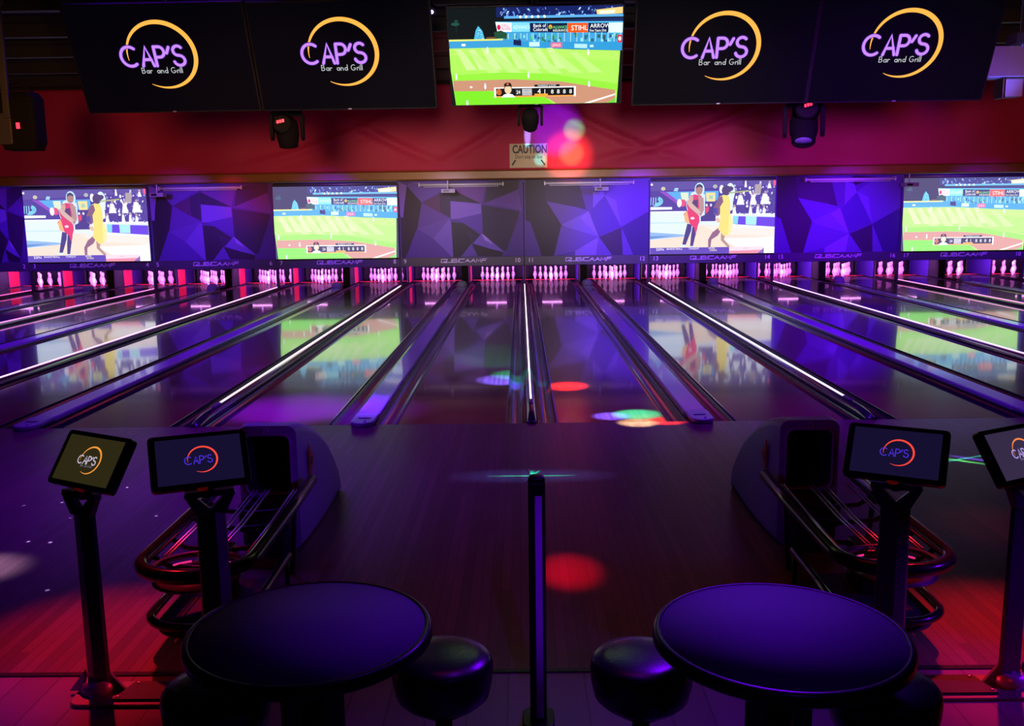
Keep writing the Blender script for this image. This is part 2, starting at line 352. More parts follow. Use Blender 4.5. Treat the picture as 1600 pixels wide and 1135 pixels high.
# ---- flat pictures: coloured shapes on a panel facing -Y
class Art:
    def __init__(s, fmap=None, step=.0004): s.bm = bmesh.new(); s.lay = s.bm.faces.layers.float_color.new('colf') if False else None; s.cols = []; s.k = 0; s.f = fmap or (lambda x, y: (x, y)); s.step = step; s.tone = None
    clamp = None
    def poly(s, pts, col, up=True):
        if s.clamp: pts = [(min(max(p[0], s.clamp[0]), s.clamp[2]), min(max(p[1], s.clamp[1]), s.clamp[3])) for p in pts]
        if up: s.k += 1
        vs = [s.bm.verts.new((*(lambda q: (q[0], -s.k*s.step, q[1]))(s.f(*p)),)) for p in pts]
        try: s.bm.faces.new(vs)
        except ValueError: return s
        c = lin(col)
        if s.tone: c = s.tone(c)
        s.cols.append(c); return s
    def rect(s, x0, y0, x1, y1, col, up=True): return s.poly([(x0,y0),(x1,y0),(x1,y1),(x0,y1)], col, up)
    def disc(s, cx, cy, rx, ry, col, n=20, rot=0, up=True):
        return s.poly([(cx+rx*math.cos(a)*math.cos(rot)-ry*math.sin(a)*math.sin(rot), cy+rx*math.cos(a)*math.sin(rot)+ry*math.sin(a)*math.cos(rot)) for a in [2*PI*i/n for i in range(n)]], col, up)
    def stroke(s, pts, w, col, up=True):
        if up: s.k += 1
        pts = [Vector((*p, 0)) for p in pts]
        ws = w if isinstance(w, (list, tuple)) else [w]*len(pts)
        Lf, Rt = [], []
        for i, p in enumerate(pts):
            t = (pts[min(i+1, len(pts)-1)]-pts[max(i-1, 0)]); t = t.normalized() if t.length > 1e-9 else Vector((1,0,0))
            n = Vector((-t.y, t.x, 0)); Lf.append(p+n*ws[i]/2); Rt.append(p-n*ws[i]/2)
        for i in range(len(pts)-1):
            s.poly([Lf[i][:2], Lf[i+1][:2], Rt[i+1][:2], Rt[i][:2]], col, False)
        for p, ww in ((pts[0], ws[0]), (pts[-1], ws[-1])):
            s.disc(p.x, p.y, ww/2, ww/2, col, 10, up=False)
        s.k += 1
        return s
    def text(s, txt, x, y, h, col, sx=1.0, align='LEFT', shear=0, bold=0):
        c = bpy.data.curves.new('t', 'FONT'); c.body = txt; c.size = 1; c.align_x = align; c.shear = shear; c.resolution_u = 3; c.offset = bold
        o = bpy.data.objects.new('t', c); me = bpy.data.meshes.new_from_object(o)
        s.k += 1
        flip = s.f(0, 0)[1] > s.f(0, 1)[1]
        for p in me.polygons:
            s.poly([(x+me.vertices[i].co.x*h*1.38*sx, y+(-1 if flip else 1)*me.vertices[i].co.y*h*1.38) for i in p.vertices], col, False)
        bpy.data.meshes.remove(me); bpy.data.objects.remove(o); bpy.data.curves.remove(c)
        return s
    def build(s, name, mt, parent):
        me = bpy.data.meshes.new(name)
        cols = s.cols; s.bm.faces.ensure_lookup_table()
        s.bm.normal_update()
        for f in s.bm.faces:
            if f.normal.y > 0: f.normal_flip()
        s.bm.to_mesh(me); s.bm.free()
        at = me.color_attributes.new('col', 'FLOAT_COLOR', 'CORNER')
        for p, c in zip(me.polygons, cols):
            for li in p.loop_indices: at.data[li].color = (*c, 1)
        me.materials.append(mt)
        o = bpy.data.objects.new(name, me); COL.objects.link(o); o.parent = parent
        return o
def arc(cx, cy, rx, ry, a0, a1, n=16): return [(cx+rx*math.cos(math.radians(a0+(a1-a0)*i/n)), cy+ry*math.sin(math.radians(a0+(a1-a0)*i/n))) for i in range(n+1)]
def caps_logo(A, ox, oy, S, ring, letters, sub, glow=None, bold=1.0, subtext=True):
    """ring with CAP'S through it; unit = 100 drawn units, y up"""
    def T(pts): return [(ox+S*x, oy+S*y) for x, y in pts]
    # ring: thick at right, thin ends at upper left and lower left
    n = 64; pts, ws = [], []
    for i in range(n+1):
        t = i/n; a = math.radians(188 - t*(188+118))
        rx, ry = 2.13, 2.03
        pts.append((0.02+rx*math.cos(a), 0.02+ry*math.sin(a)))
        ws.append(S*max(.012, .29*math.sin(PI*min(1, max(0, t*.97+.015)))**.75))
    A.stroke(T(pts), ws, ring)
    W_ = .175*S*bold
    L = [arc(-1.98, -.02, .56, .60, 52, 308),
         [(-1.26, -.62), (-.92, .58), (-.56, -.62)], [(-1.12, -.22), (-.68, -.22)],
         [(-.38, -.62), (-.38, .56)], [(-.38, .56)]+arc(-.08, .24, .30, .32, 90, -90, 10)+[(-.38, -.08)],
         [(.56, .52), (.38, .16)],
         arc(1.10, .30, .30, .29, 40, 250, 12)+arc(1.10, -.30, .34, .31, 75, -165, 12)]
    if glow:
        for p in L: A.stroke(T(p), W_*1.5, glow)
    for p in L: A.stroke(T(p), W_, letters)
    if subtext:
        w2 = .042*S
        x = -1.42; y = -1.06; h = .30
        def g(pl, adv):
            nonlocal x
            for q in pl: A.stroke([(ox+S*(x+h*a), oy+S*(y+h*b)) for a, b in q], w2, sub, up=False)
            x += adv*h
        a_ = [arc(.3, .28, .27, .28, 0, 360, 14), [(.58, 0), (.58, .56)]]
        n_ = [[(0, 0), (0, .56)], [(0, .3)]+arc(.25, .3, .24, .26, 170, 0, 8)+[(.5, 0)]]
        r_ = [[(0, 0), (0, .56)], arc(.25, .28, .25, .28, 170, 60, 6)]
        l_ = [[(0, 0), (0, 1.15)]]
        g([[(0, 0), (0, 1.1)], [(0, 1.1)]+arc(.28, .84, .24, .26, 90, -90, 8)+[(0, .58)], [(.2, .58)]+arc(.34, .29, .28, .29, 90, -90, 8)+[(0, 0)]], .95)
        g(a_, .85); g(r_, .85); x += .55*h
        g(a_, .85); g(n_, .8); g([arc(.3, .28, .27, .28, 0, 360, 14), [(.58, 0), (.58, 1.15)]], .85); x += .5*h
        g([arc(.5, .55, .48, .56, 55, 330, 16)+[(.92, .45), (.55, .45)]], 1.25)
        g(r_, .5); g([[(0, 0), (0, .56)], [(0, .78), (0, .82)]], .3); g(l_, .28); g(l_, .3)

# ------------------------------------------------------------------ the room
W = 3.3205; HA = .7824
YM, ZB, ZT = 16.197, 0.8208, 2.7186
XL, XR = -14.84, 14.86
def struct(name, mb, mts, bevel=0): return mb.build(name, mts, None, bevel, kind='structure')
b = MB(); b.box(((XL+XR)/2, -2.50, -.06), (XR-XL, 5.0, .12)); struct('floor', b, APPM)
b = MB(); b.box(((XL+XR)/2, -9.01, -.065), (XR-XL, 7.98, .13)); struct('floor', b, CONC)
b = MB(); b.box(((XL+XR)/2, 10.2, -.33), (XR-XL, 20.4, .3)); struct('floor', b, BLACKM)
b = MB(); b.box(((XL+XR)/2, -5.01, -.0), (XR-XL, .03, .014)); struct('trim_1', b, DMETAL)
WALLM = mat('dark_wall_paint', (.02, .02, .024), .8, bump=.1)
for nm, c, d in (('wall_left', (XL-.05, 3.7, 2.7), (.1, 33.4, 5.6)), ('wall_right', (XR+.05, 3.7, 2.7), (.1, 33.4, 5.6)),
                 ('wall_back', ((XL+XR)/2, -13.05, 2.7), (XR-XL, .1, 5.6)), ('wall_front', ((XL+XR)/2, 20.45, 2.7), (XR-XL, .1, 5.6))):
    b = MB(); b.box(c, d); struct(nm, b, WALLM)
CEILM = mat('ceiling_grey', (.03, .032, .03), .8, vary=.3, bscale=2)
b = MB(); b.box(((XL+XR)/2, 3.7, 5.48), (XR-XL, 33.4, .12)); struct('ceiling', b, CEILM)
BEAMM = mat('beam_grey', (.026, .032, .032), .6, vary=.3, bscale=6)
for i, y in enumerate((3.6, 5.7, 7.8, 9.9, 12.0, 14.0)):
    b = MB(); b.box((0, y, 5.37), (XR-XL-.1, .28, .10)); b.box((0, y, 5.22), (XR-XL-.1, .03, .22)); b.box((0, y, 5.1), (XR-XL-.1, .16, .03))
    o = b.build('ceiling_beam', BEAMM)
    tag(o, 'dark grey steel ceiling beam, %s from the lane end' % ('first', 'second', 'third', 'fourth', 'fifth', 'sixth')[5-i], 'beam', 'ceiling beams')

# red cloth bulkhead
def cloth_mat():
    mt = bpy.data.materials.new('red_cloth'); mt.use_nodes = True; nt = mt.node_tree; b = nt.nodes['Principled BSDF']
    b.inputs['Base Color'].default_value = (.45, .024, .085, 1); b.inputs['Roughness'].default_value = .6; b.inputs['Specular IOR Level'].default_value = .3
    tc = nt.nodes.new('ShaderNodeTexCoord'); nz = nt.nodes.new('ShaderNodeTexNoise'); nz.inputs['Scale'].default_value = 250; nt.links.new(tc.outputs['Object'], nz.inputs[0])
    bp = nt.nodes.new('ShaderNodeBump'); bp.inputs['Strength'].default_value = .2; bp.inputs['Distance'].default_value = .004
    nt.links.new(nz.outputs['Fac'], bp.inputs['Height']); nt.links.new(bp.outputs[0], b.inputs['Normal'])
    return mt
YB = 15.0
b = MB(); nx, nz_ = 260, 26; grid = []
def drape(x, z):
    t = (z-3.03)/2.07
    d = 0
    for cx, cz, L_, am, ang in ((4.3, 3.9, 3.0, .10, .35), (3.0, 3.55, 2.6, .08, -.38), (-3.2, 3.7, 2.4, .07, -.45), (-5.4, 3.6, 2.2, .07, .3), (6.2, 3.7, 1.6, .05, -.3), (-1.5, 3.5, 1.8, .05, .5)):
        dx, dz = x-cx, z-cz; al = dx*math.cos(ang)+dz*math.sin(ang); ac = -dx*math.sin(ang)+dz*math.cos(ang)-.06*al*al*.5
        d += am*math.exp(-(al/L_)**2)*math.exp(-(ac/.16)**2)*math.cos(ac*14)
    d += .012*math.sin(x*2.3+z*1.7)+.008*math.sin(x*5.1-z*3)
    return 1.7*d*math.sin(PI*min(1, max(0, t)))
for j in range(nz_+1):
    z = 3.02+2.10*j/nz_
    grid.append([b.bm.verts.new((XL+.03+(XR-XL-.06)*i/nx, YB-drape(XL+(XR-XL)*i/nx, z), z)) for i in range(nx+1)])
for j in range(nz_):
    for i in range(nx): b.face([grid[j][i], grid[j][i+1], grid[j+1][i+1], grid[j+1][i]], True)
o = b.build('bulkhead_cloth', cloth_mat()); sm = o.modifiers.new('thick', 'SOLIDIFY'); sm.thickness = .02; sm.offset = 1
tag(o, 'wrinkled red cloth banner stretched along the wall above the lanes', 'banner')
b = MB(); b.box((0, YB+.35, 5.3), (XR-XL, .1, .26)); b.box((0, YB+.25, 3.0), (XR-XL, .4, .3)); b.box((0, YB+.3, 4.2), (XR-XL, .1, 2.3)); struct('wall_bulkhead', b, WALLM)
TRIMW = mat('orange_trim_wood', (.24, .105, .012), .4, vary=.25, bscale=3)
b = MB(); b.prism([(YB-.02, 2.80), (YB-.06, 2.83), (YB-.06, 3.0), (YB+.0, 3.04), (YB+.3, 3.04), (YB+.3, 2.80)], XL, XR, 'x'); struct('trim_2', b, TRIMW)
BLUEW = mat('blue_fascia_paint', (.16, .2, .5), .7)
b = MB(); b.box((0, YM+.22, 2.98), (XR-XL, .1, .44)); struct('wall_fascia', b, BLUEW)

# caution sign
t = thing('caution_sign', 'cream caution sign hung under the middle screen on the red cloth', 'sign', (.127, YB-.08, 3.365))
b = MB(); b.box((0, .01, 0), (.94, .015, .59)); b.build('board', mat('cream_board', (.5, .45, .27), .5, vary=.08, bscale=8), t, .004)
A = Art(lambda x, y: ((x-732)/990*.98, -(y-545)/600*.60), .0012)
A.text('CAUTION', 330, 478, 200, '100808', sx=.70, bold=.03); 
A.text("Don't step on lane", 400, 610, 92, '2a2010', sx=.72, bold=.012)
A.stroke([(330, 760), (400, 660)], 38, '100c08'); A.stroke([(1135, 760), (1060, 660)], 38, '100c08')
A.build('lettering', ART_D, t)

# ------------------------------------------------------------------ masking units, screens, number boards
DARK, DK2, MID, MID2, LT, LT2, BR = '1c1626', '281d3c', '4a2f86', '5a3f9c', '7a5cc0', '6b52b4', '9a80d8'
def art_a(A):
    R = A.poly
    R([(30,100),(1500,100),(1500,985),(30,985)], MID)
    R([(200,105),(640,105),(600,180),(300,345),(130,150)], MID2)
    R([(130,155),(300,345),(275,540),(235,680),(90,985),(45,985),(45,520),(75,500)], DARK)
    R([(32,105),(130,150),(100,330),(75,520),(45,500)], LT)
    R([(200,120),(640,140),(620,185),(440,165)], LT2)
    R([(600,130),(760,120),(640,190)], DARK)
    R([(300,350),(620,530),(640,560),(655,985),(90,985),(235,680)], MID2)
    R([(300,350),(620,530),(245,640)], '54368f')
    R([(235,640),(420,760),(640,985),(95,985)], '4b2a90')
    R([(620,540),(645,575),(658,985),(430,760)], LT2)
    R([(310,345),(640,190),(640,525),(500,460)], '4a2350')
    R([(510,250),(640,190),(640,525),(520,455)], DK2)
    R([(640,190),(1000,365),(640,330)], DARK)
    R([(640,190),(900,130),(1080,120),(1000,365)], '6a3a90')
    R([(640,335),(1000,370),(1010,700),(700,540),(640,540)], LT)
    R([(700,540),(1010,480),(1010,705)], '55329e')
    R([(645,575),(790,590),(1000,740),(875,830),(750,980),(662,980)], DARK)
    R([(830,690),(990,740),(875,815)], DK2)
    R([(1000,715),(1030,720),(1265,925),(1100,890),(900,820)], LT2)
    R([(1000,715),(1040,725),(1140,840),(1040,790)], BR)
    R([(875,830),(950,965),(750,980)], MID2)
    R([(885,830),(1255,932),(1240,980),(950,970)], DARK)
    R([(1010,385),(1450,460),(1450,520),(1300,900),(1265,925),(1020,720)], DK2)
    R([(1040,365),(1440,210),(1480,450)], '5f3a98')
    R([(1080,130),(1260,105),(1450,105),(1440,210),(1040,365)], '302440')
    R([(1450,500),(1500,470),(1500,980),(1260,980),(1300,900)], '462a7a')
def art_b(A):
    R = A.poly
    R([(45,85),(1500,85),(1500,960),(45,960)], MID)
    R([(60,85),(270,85),(310,330),(480,600),(390,955),(250,955),(60,520)], DARK)
    R([(45,540),(115,560),(250,955),(45,955)], MID)
    R([(270,85),(680,110),(770,430),(310,330)], DK2)
    R([(310,335),(650,400),(800,450),(650,530),(480,600)], MID2)
    R([(480,600),(800,450),(915,740),(650,680)], LT2)
    R([(700,520),(800,450),(915,740)], LT)
    R([(480,610),(915,740),(640,900),(390,955)], MID2)
    R([(915,745),(885,950),(640,955),(640,900)], LT)
    R([(915,745),(1075,955),(885,955)], MID2)
    R([(925,745),(1180,640),(1200,955),(1080,955)], DK2)
    R([(820,460),(985,290),(1160,630),(930,740)], '42278a')
    R([(680,110),(850,110),(960,250),(800,450),(770,430)], '4c2f84')
    R([(850,150),(960,190),(985,280),(900,360),(850,420)], LT2)
    R([(960,200),(1210,110),(980,90),(920,100)], DARK)
    R([(985,270),(1210,110),(1500,85),(1500,460),(1180,630)], MID2)
    R([(985,270),(1120,330),(1180,630)], LT2)
    R([(1180,640),(1500,460),(1500,955),(1320,955)], '2c1c66')
    R([(1190,650),(1325,955),(1200,955)], MID2)
def pxmap(x0, y0, x1, y1, w, h):
    return lambda x, y: ((x-x0)/(x1-x0)*w, h-(y-y0)/(y1-y0)*h)
FRAMEM = mat('mask_frame', (.03, .028, .05), .6)
for n in range(-5, 5):
    xa = max(n*W, XL+.02); x1 = min((n+1)*W, XR-.02)
    lanes = ((n+5)*2+1, (n+5)*2+2)
    t = thing('mask_panel', 'masking panel with purple facet artwork above lanes %d and %d' % lanes, 'panel', (xa, YM+.09, ZB-.03), group='masking panels')
    b = MB(); b.box(((x1-xa)/2, .07, (ZT+.03-ZB)/2), (x1-xa-.008, .1, ZT+.03-ZB)); b.build('backing', FRAMEM, t)
    A = Art((lambda fm, sx: (lambda x, y: (lambda q: (q[0]*sx+.01, q[1]+.012))(fm(x, y))))(pxmap(30, 100, 1500, 985, W-.02, 2.02) if n % 2 else pxmap(45, 85, 1500, 957, W-.02, 2.02), (x1-xa)/W))
    A.step = .0006
    (art_a if n % 2 else art_b)(A)
    A.build('artwork', ART_D, t)

def stroke_word(A, word, x, y, h, wd, lw, col):
    G = {'Q': [[(0,0),(1,0),(1,1),(0,1),(0,0)],[(.6,.35),(1.15,-.12)]], 'U': [[(0,1),(0,0),(1,0),(1,1)]], 'B': [[(0,0),(0,1),(.9,1),(.9,.55),(0,.52)],[(.9,.52),(1,.45),(1,0),(0,0)]],
         'I': [[(.1,0),(.1,1)]], 'C': [[(1,1),(0,1),(0,0),(1,0)]], 'A': [[(0,0),(.55,1),(1,0)],[(.25,.38),(.8,.38)]], 'M': [[(0,0),(.12,1),(.5,.25),(.88,1),(1,0)]], 'F': [[(0,0),(.08,1),(1,1)],[(.05,.52),(.85,.52)]]}
    for ch in word:
        for q in G[ch]: A.stroke([(x+a*wd+b_*h*.15, y+b_*h) for a, b_ in q], lw, col, up=False)
        x += wd*(.35 if ch == 'I' else 1.22)
for n in range(-5, 5):
    xa = max(n*W, XL+.02); x1 = min((n+1)*W, XR-.02); lanes = ((n+5)*2+1, (n+5)*2+2)
    t = thing('number_board', 'dark number board reading %d and %d with a maker name between' % lanes, 'sign', (xa, YM+.02, .575), group='number boards over the pins')
    b = MB(); b.box(((x1-xa)/2, .025, .118), (x1-xa-.012, .04, .236)); b.build('board', mat('number_board_black', (.05, .045, .08), .45), t, .004)
    A = Art(step=.0008); c = 'f0e6ff'
    if n > -5: A.text(str(lanes[0]), .10, .085, .115, c); A.build('number', ART_D, t); A = Art(step=.0008)
    if n < 4: A.text(str(lanes[1]), x1-xa-.10, .085, .115, c, align='RIGHT'); A.build('number', ART_D, t); A = Art(step=.0008)
    if n > -5 and n < 4:
        A.k += 1; stroke_word(A, 'QUBICAAMF', 1.10, .10, .085, .122, .022, 'd8ccf0'); A.build('maker_name', ART_D, t)

def baseball(A, wash=False):
    if wash: A.tone = lambda c: tuple(min(1.1, a*1.3+q) for a, q in zip(c, (.10, .08, .20)))
    A.clamp = (60, 50, 1515, 863)
    P, R, D = A.poly, A.rect, A.disc
    R(58, 50, 1520, 865, '0d1416')
    R(465, 45, 1520, 130, '16205c')
    rnd = random.Random(3)
    A.k += 1
    for i in range(110):
        x = rnd.uniform(480, 1505); y = rnd.uniform(52, 122); c = rnd.choice(['3a5fb0', '7fb4e8', '223a88', 'b8daf4', '101a50', '5a86d0'])
        w_, h_ = rnd.uniform(4, 16), rnd.uniform(8, 26); s_ = rnd.uniform(-12, 12)
        A.poly([(x, y), (min(1518, x+w_), y), (min(1518, x+w_+s_), y+h_), (x+s_, y+h_)], c, False)
    P([(1290,85),(1510,65),(1510,118),(1300,125)], 'e8c87a'); P([(1310,95),(1450,88),(1440,115),(1320,118)], 'fff0d0')
    R(530, 122, 1520, 142, '5aa6e6'); A.k += 1
    for x in (665, 713, 762, 812, 865): A.disc(x, 130, 11, 11, 'ffffff', 10, up=False)
    P([(470,165),(1520,150),(1520,190),(470,180)], '1c2a60')
    P([(455,165),(1520,180),(1520,270),(470,250)], '49b4e4')
    # hoardings
    P([(457,168),(592,175),(590,250),(470,246)], 'f4e6ee'); D(484, 211, 15, 22, 'd0204a'); A.text('FALL', 507, 208, 24, 'd03a60', sx=.9); A.text('RIVER', 507, 236, 24, 'd03a60', sx=.9)
    P([(594,175),(740,178),(738,250),(594,248)], '7fd0f4'); A.text('ADVANCE', 602, 226, 28, 'd8f4ff', sx=.8)
    P([(742,180),(888,184),(886,258),(744,254)], '10204c'); A.text('Bank of', 770, 215, 28, 'ffffff', sx=.9); A.text('Colorado', 770, 247, 28, 'ffffff', sx=.85)
    P([(890,184),(1054,186),(1052,264),(890,260)], '14203c'); D(914, 215, 16, 18, 'e0a02a'); D(914, 222, 10, 8, '50b040'); A.text('ALLIANCE', 934, 228, 22, '7ae08a', sx=.85); A.text('INSURANCE', 934, 254, 20, 'f0fff0', sx=.8)
    P([(1056,186),(1226,188),(1224,272),(1058,266)], 'f4541c'); A.text('STIHL', 1085, 246, 42, 'ffffff', sx=.95)
    P([(1228,188),(1396,190),(1396,272),(1228,272)], '101e48'); A.text('ARROW', 1244, 228, 34, 'ffffff', sx=.95); A.text('Five Years Out', 1240, 260, 22, 'ffffff', sx=.75)
    P([(1398,190),(1520,190),(1520,280),(1398,272)], 'd6eef8')
    P([(470,250),(1520,272),(1520,415),(1100,395),(600,372),(470,345)], '3f9cd2')
    A.k += 1
    for i in range(60):
        x = rnd.uniform(490, 1500); y = rnd.uniform(262, 330); c = rnd.choice(['2a7a60', '2f5a58', '6ec8ec', '8ad8f4', '245a88', '3fae8c'])
        A.rect(x, y, min(1515, x+rnd.uniform(6, 26)), y+rnd.uniform(14, 44), c, False)
    for x in range(560, 1510, 52): A.rect(x, 262, x+4, 345, 'c8ecf8', False)
    P([(600,330),(1520,345),(1520,418),(1100,400),(600,375)], '2f92cc')
    P([(602,310),(668,322),(668,365),(602,355)], '142050'); R(735, 335, 822, 372, 'bfe6f4'); R(916, 342, 1012, 384, 'e85a80'); A.text('LEXUS', 925, 374, 24, 'ffffff', sx=.8)
    P([(1115,355),(1222,360),(1222,395),(1115,390)], 'a8dcf4'); A.rect(1245, 368, 1275, 386, 'c8ecf8'); P([(1474,290),(1512,288),(1512,352),(1476,348)], 'd8203c'); D(1493, 320, 11, 18, 'ffffff')
    P([(60,305),(515,305),(600,312),(600,376),(62,376)], '3a96cc'); P([(60,303),(515,303),(515,316),(60,318)], 'd8e070'); R(165, 340, 198, 358, 'ffffff')
    P([(272,303),(290,230),(312,195),(345,235),(362,303)], '4cb0d8'); A.k += 1
    for i in range(24):
        y = rnd.uniform(225, 298); h_ = (y-195)/110*40; x = 315+rnd.uniform(-h_, h_)*.8; A.rect(x, y, x+7, y+7, rnd.choice(['8adcf4', '2a7ab0', 'c8f4ff']), False)
    P([(375,303),(380,288),(440,286),(470,296),(470,303)], '6a4a3a'); P([(440,250),(500,235),(550,260),(550,300),(450,300)], '1e4a34')
    D(122, 178, 36, 14, '1e4a40'); D(130, 155, 16, 12, '1a4038'); R(125, 190, 131, 240, '16302a')
    # field
    P([(60,376),(640,374),(1100,402),(1500,418),(1496,600),(1485,865),(88,865),(60,560)], 'a4ea58')
    P([(60,376),(640,374),(1100,402),(1500,418),(1498,500),(1000,470),(500,450),(60,440)], 'aef062')
    A.k += 1
    for x in range(110, 900, 110): A.poly([(x, 385), (x+50, 385), (x+175, 560), (x+85, 560)], 'c4f490', False)
    for x in range(180, 1120, 170): A.poly([(x+40, 420), (x+110, 424), (x+330, 600), (x+220, 600)], 'b8f27c', False)
    P([(70,600),(500,585),(900,600),(1493,700),(1490,760),(1000,670),(600,645),(76,650)], '8ee03c')
    P([(76,650),(600,645),(1000,670),(1470,752),(1474,830),(1440,862),(960,862),(900,820),(560,770),(400,742),(78,745)], 'c08a70')
    P([(78,740),(350,742),(600,760),(860,800),(930,862),(88,862)], '78dc28')
    P([(1200,862),(1472,782),(1474,795),(1260,862)], 'f0e8e0'); P([(1400,862),(1476,820),(1474,862)], '70c83c')
    for x, y in ((105, 620), (382, 400), (725, 615), (1245, 700), (1232, 432), (350, 705), (188, 850)):
        D(x, y, 9, 22, 'eef4fa', 12); D(x, y-24, 8, 9, 'c8d4e4', 10)
    D(228, 706, 12, 9, 'f8e8e0', 12)
    # score strip
    R(425, 712, 1132, 800, 'f4f4f4'); R(442, 722, 1115, 788, '121214'); R(442, 788, 1115, 800, 'f09a4a')
    D(468, 752, 22, 26, 'f07a3a'); A.text('SF', 452, 768, 36, '1a1210', sx=.9)
    D(546, 745, 40, 52, '201a1c'); P([(485,800),(510,775),(546,765),(585,775),(610,800)], 'f6efe8'); D(546, 732, 30, 36, 'f2c8a4'); P([(512,705),(514,682),(540,670),(570,675),(582,705)], '231a1c'); R(536, 678, 552, 694, 'e86a30')
    R(612, 730, 655, 780, '3a3c40'); A.text('24', 617, 770, 30, 'ffffff', sx=.85); R(668, 728, 752, 784, 'c8c8cc'); A.text('GIANTS', 672, 752, 20, '202024', sx=.9); A.text('DODGERS', 672, 778, 20, '202024', sx=.8)
    A.text('4', 800, 772, 44, 'ffffff'); A.text('1', 850, 772, 40, 'ffffff'); R(775, 772, 890, 790, 'f0a030')
    R(775, 692, 992, 712, '18181a'); A.text('THURSDAY 6:10 PM', 800, 708, 14, 'ffffff', sx=.95)
    A.k += 1
    for x in (930, 982, 1034, 1088): A.text('8', x-14, 772, 36, 'ffffff')
def basketball(A):
    A.tone = lambda c: tuple(min(1.25, a*.95+q) for a, q in zip(c, (.07, .055, .14)))
    P, R, D = A.poly, A.rect, A.disc; rnd = random.Random(5); A.clamp = (0, 62, 1580, 967)
    R(0, 62, 1580, 967, 'e6ecff')
    R(0, 62, 1580, 470, '3a1f86')
    P([(0,62),(1580,62),(1580,110),(0,180)], '4c3c8c')
    P([(180,190),(860,185),(860,300),(340,340)], '4aa6e0'); P([(380,200),(480,200),(480,310),(400,310)], 'd8e8c0')
    P([(700,205),(820,205),(820,315),(712,315)], 'f0dc80'); P([(740,240),(790,240),(790,285),(740,285)], '9ac8b0')
    P([(110,180),(200,190),(345,300),(345,345)], '8a3ab8')
    for k in range(4): A.stroke(arc(60+k*6, 305, 95-k*20, 60-k*12, 100, -60, 12), 10, '74d8e8')
    for k in range(3): A.stroke([(8+k*30, 260), (2+k*32, 350)], 9, '9ae8f4')
    P([(0,375),(275,378),(275,408),(0,412)], 'e8f0ff'); P([(0,412),(210,412),(210,428),(0,430)], '2a1a70'); D(160, 150, 28, 24, 'c8c09a'); P([(290,180),(310,140),(355,145),(340,185)], '9ad0f0'); D(815, 130, 28, 24, 'a8b4a0'); D(14, 98, 14, 14, 'ffffff')
    # crowd
    A.k += 1
    for i in range(150):
        x = rnd.uniform(1040, 1560); y = rnd.uniform(80, 480); r_ = rnd.uniform(8, 24)
        A.disc(x, y, r_*.7, min(r_, 490-y) if y < 480 else 6, rnd.choice(['f4f6ff', 'c8ccf0', '2a1560', '5a3aa0', '3a2078', '8a78c8', 'e8eaff', '241050']), 8, up=False)
    A.k += 1
    for x, y, a, h in ((1140,300,50,60),(1300,300,42,62),(1450,290,60,66),(1270,440,26,60),(1360,440,24,56),(1440,450,24,50),(1065,430,26,40),(1200,105,16,40),(1345,190,38,46),(1500,130,26,30)):
        A.poly([(x-a*.5, y-h), (x+a*.4, y-h*.9), (x+a, y+h), (x-a, y+h)], 'eef2ff', False); A.disc(x, y-h-14, 14, 18, 'b89a90', 10, up=False)
    P([(1320,110),(1400,110),(1390,230),(1310,230)], 'a89a90')
    R(1548, 62, 1580, 130, 'e84878')
    P([(640,330),(830,330),(830,560),(620,560)], '2e1470')
    P([(1050,490),(1580,505),(1580,640),(1050,600)], '5a2ad8'); P([(1210,505),(1350,510),(1345,615),(1212,608)], 'a4e8f8'); P([(1050,492),(1120,494),(1110,600),(1050,600)], '7ad4ec')
    P([(1050,485),(1580,500),(1580,520),(1050,500)], 'd8e4ff')
    # court
    P([(0,430),(640,430),(640,560),(1050,600),(1580,640),(1580,967),(0,967)], 'dcecfa')
    P([(0,432),(640,432),(620,450),(0,450)], 'f8ffff'); P([(0,568),(450,568),(450,580),(0,580)], 'b8e0f4')
    P([(0,690),(420,722),(460,745),(0,780)], '8ab4dc'); P([(0,740),(300,735),(0,775)], '5a8ac8')
    P([(0,790),(480,740),(640,600),(1050,640),(1580,670),(1580,890),(0,890)], 'f2dcc0')
    P([(660,615),(1050,640),(1580,680),(1580,760),(900,720)], 'f6e6d4'); P([(900,780),(1580,760),(1580,890),(1100,890)], 'fbf3ea')
    P([(1050,600),(1580,640),(1580,668),(1050,630)], 'ffffff')
    # player in red holding the ball
    D(618, 165, 62, 85, 'b8e8f4'); P([(470,300),(520,200),(600,180),(690,230),(690,480),(600,520),(470,430),(450,360)], 'cfe4f0')
    P([(470,585),(530,600),(520,680),(455,850),(410,850),(430,760)], '2c1a66'); P([(540,600),(600,640),(575,740),(545,880),(510,880),(520,740)], '2c1a66')
    D(420, 862, 30, 14, 'c8f0f4'); D(530, 878, 24, 12, 'c8d8f4')
    P([(420,470),(470,420),(620,490),(625,560),(590,660),(580,740),(560,640),(500,585),(450,570)], 'e02048'); P([(425,480),(465,430),(500,585),(440,560)], 'f0b058'); D(535, 520, 26, 16, 'ffd8e0')
    P([(500,240),(560,225),(640,240),(670,300),(640,440),(600,490),(480,430),(455,360)], 'd8284c'); P([(495,300),(600,290),(600,400),(510,380)], '4a2050')
    P([(490,250),(540,240),(540,300),(500,380),(470,360)], 'c8a088'); P([(600,240),(670,270),(680,420),(640,500),(590,450),(620,380)], 'b08a78'); P([(450,300),(490,300),(640,440),(610,480),(500,390)], 'cfae98')
    D(410, 330, 40, 46, 'e04060'); D(365, 330, 30, 52, 'f4ecf4')
    D(612, 165, 46, 66, 'a87a60'); P([(568,150),(580,110),(620,95),(655,120),(658,150),(620,130)], '2a2038')
    P([(690,400),(740,370),(740,430),(700,470)], 'e03048'); D(710, 360, 14, 18, 'e8d8d8'); D(765, 360, 14, 18, 'e8d8d8')
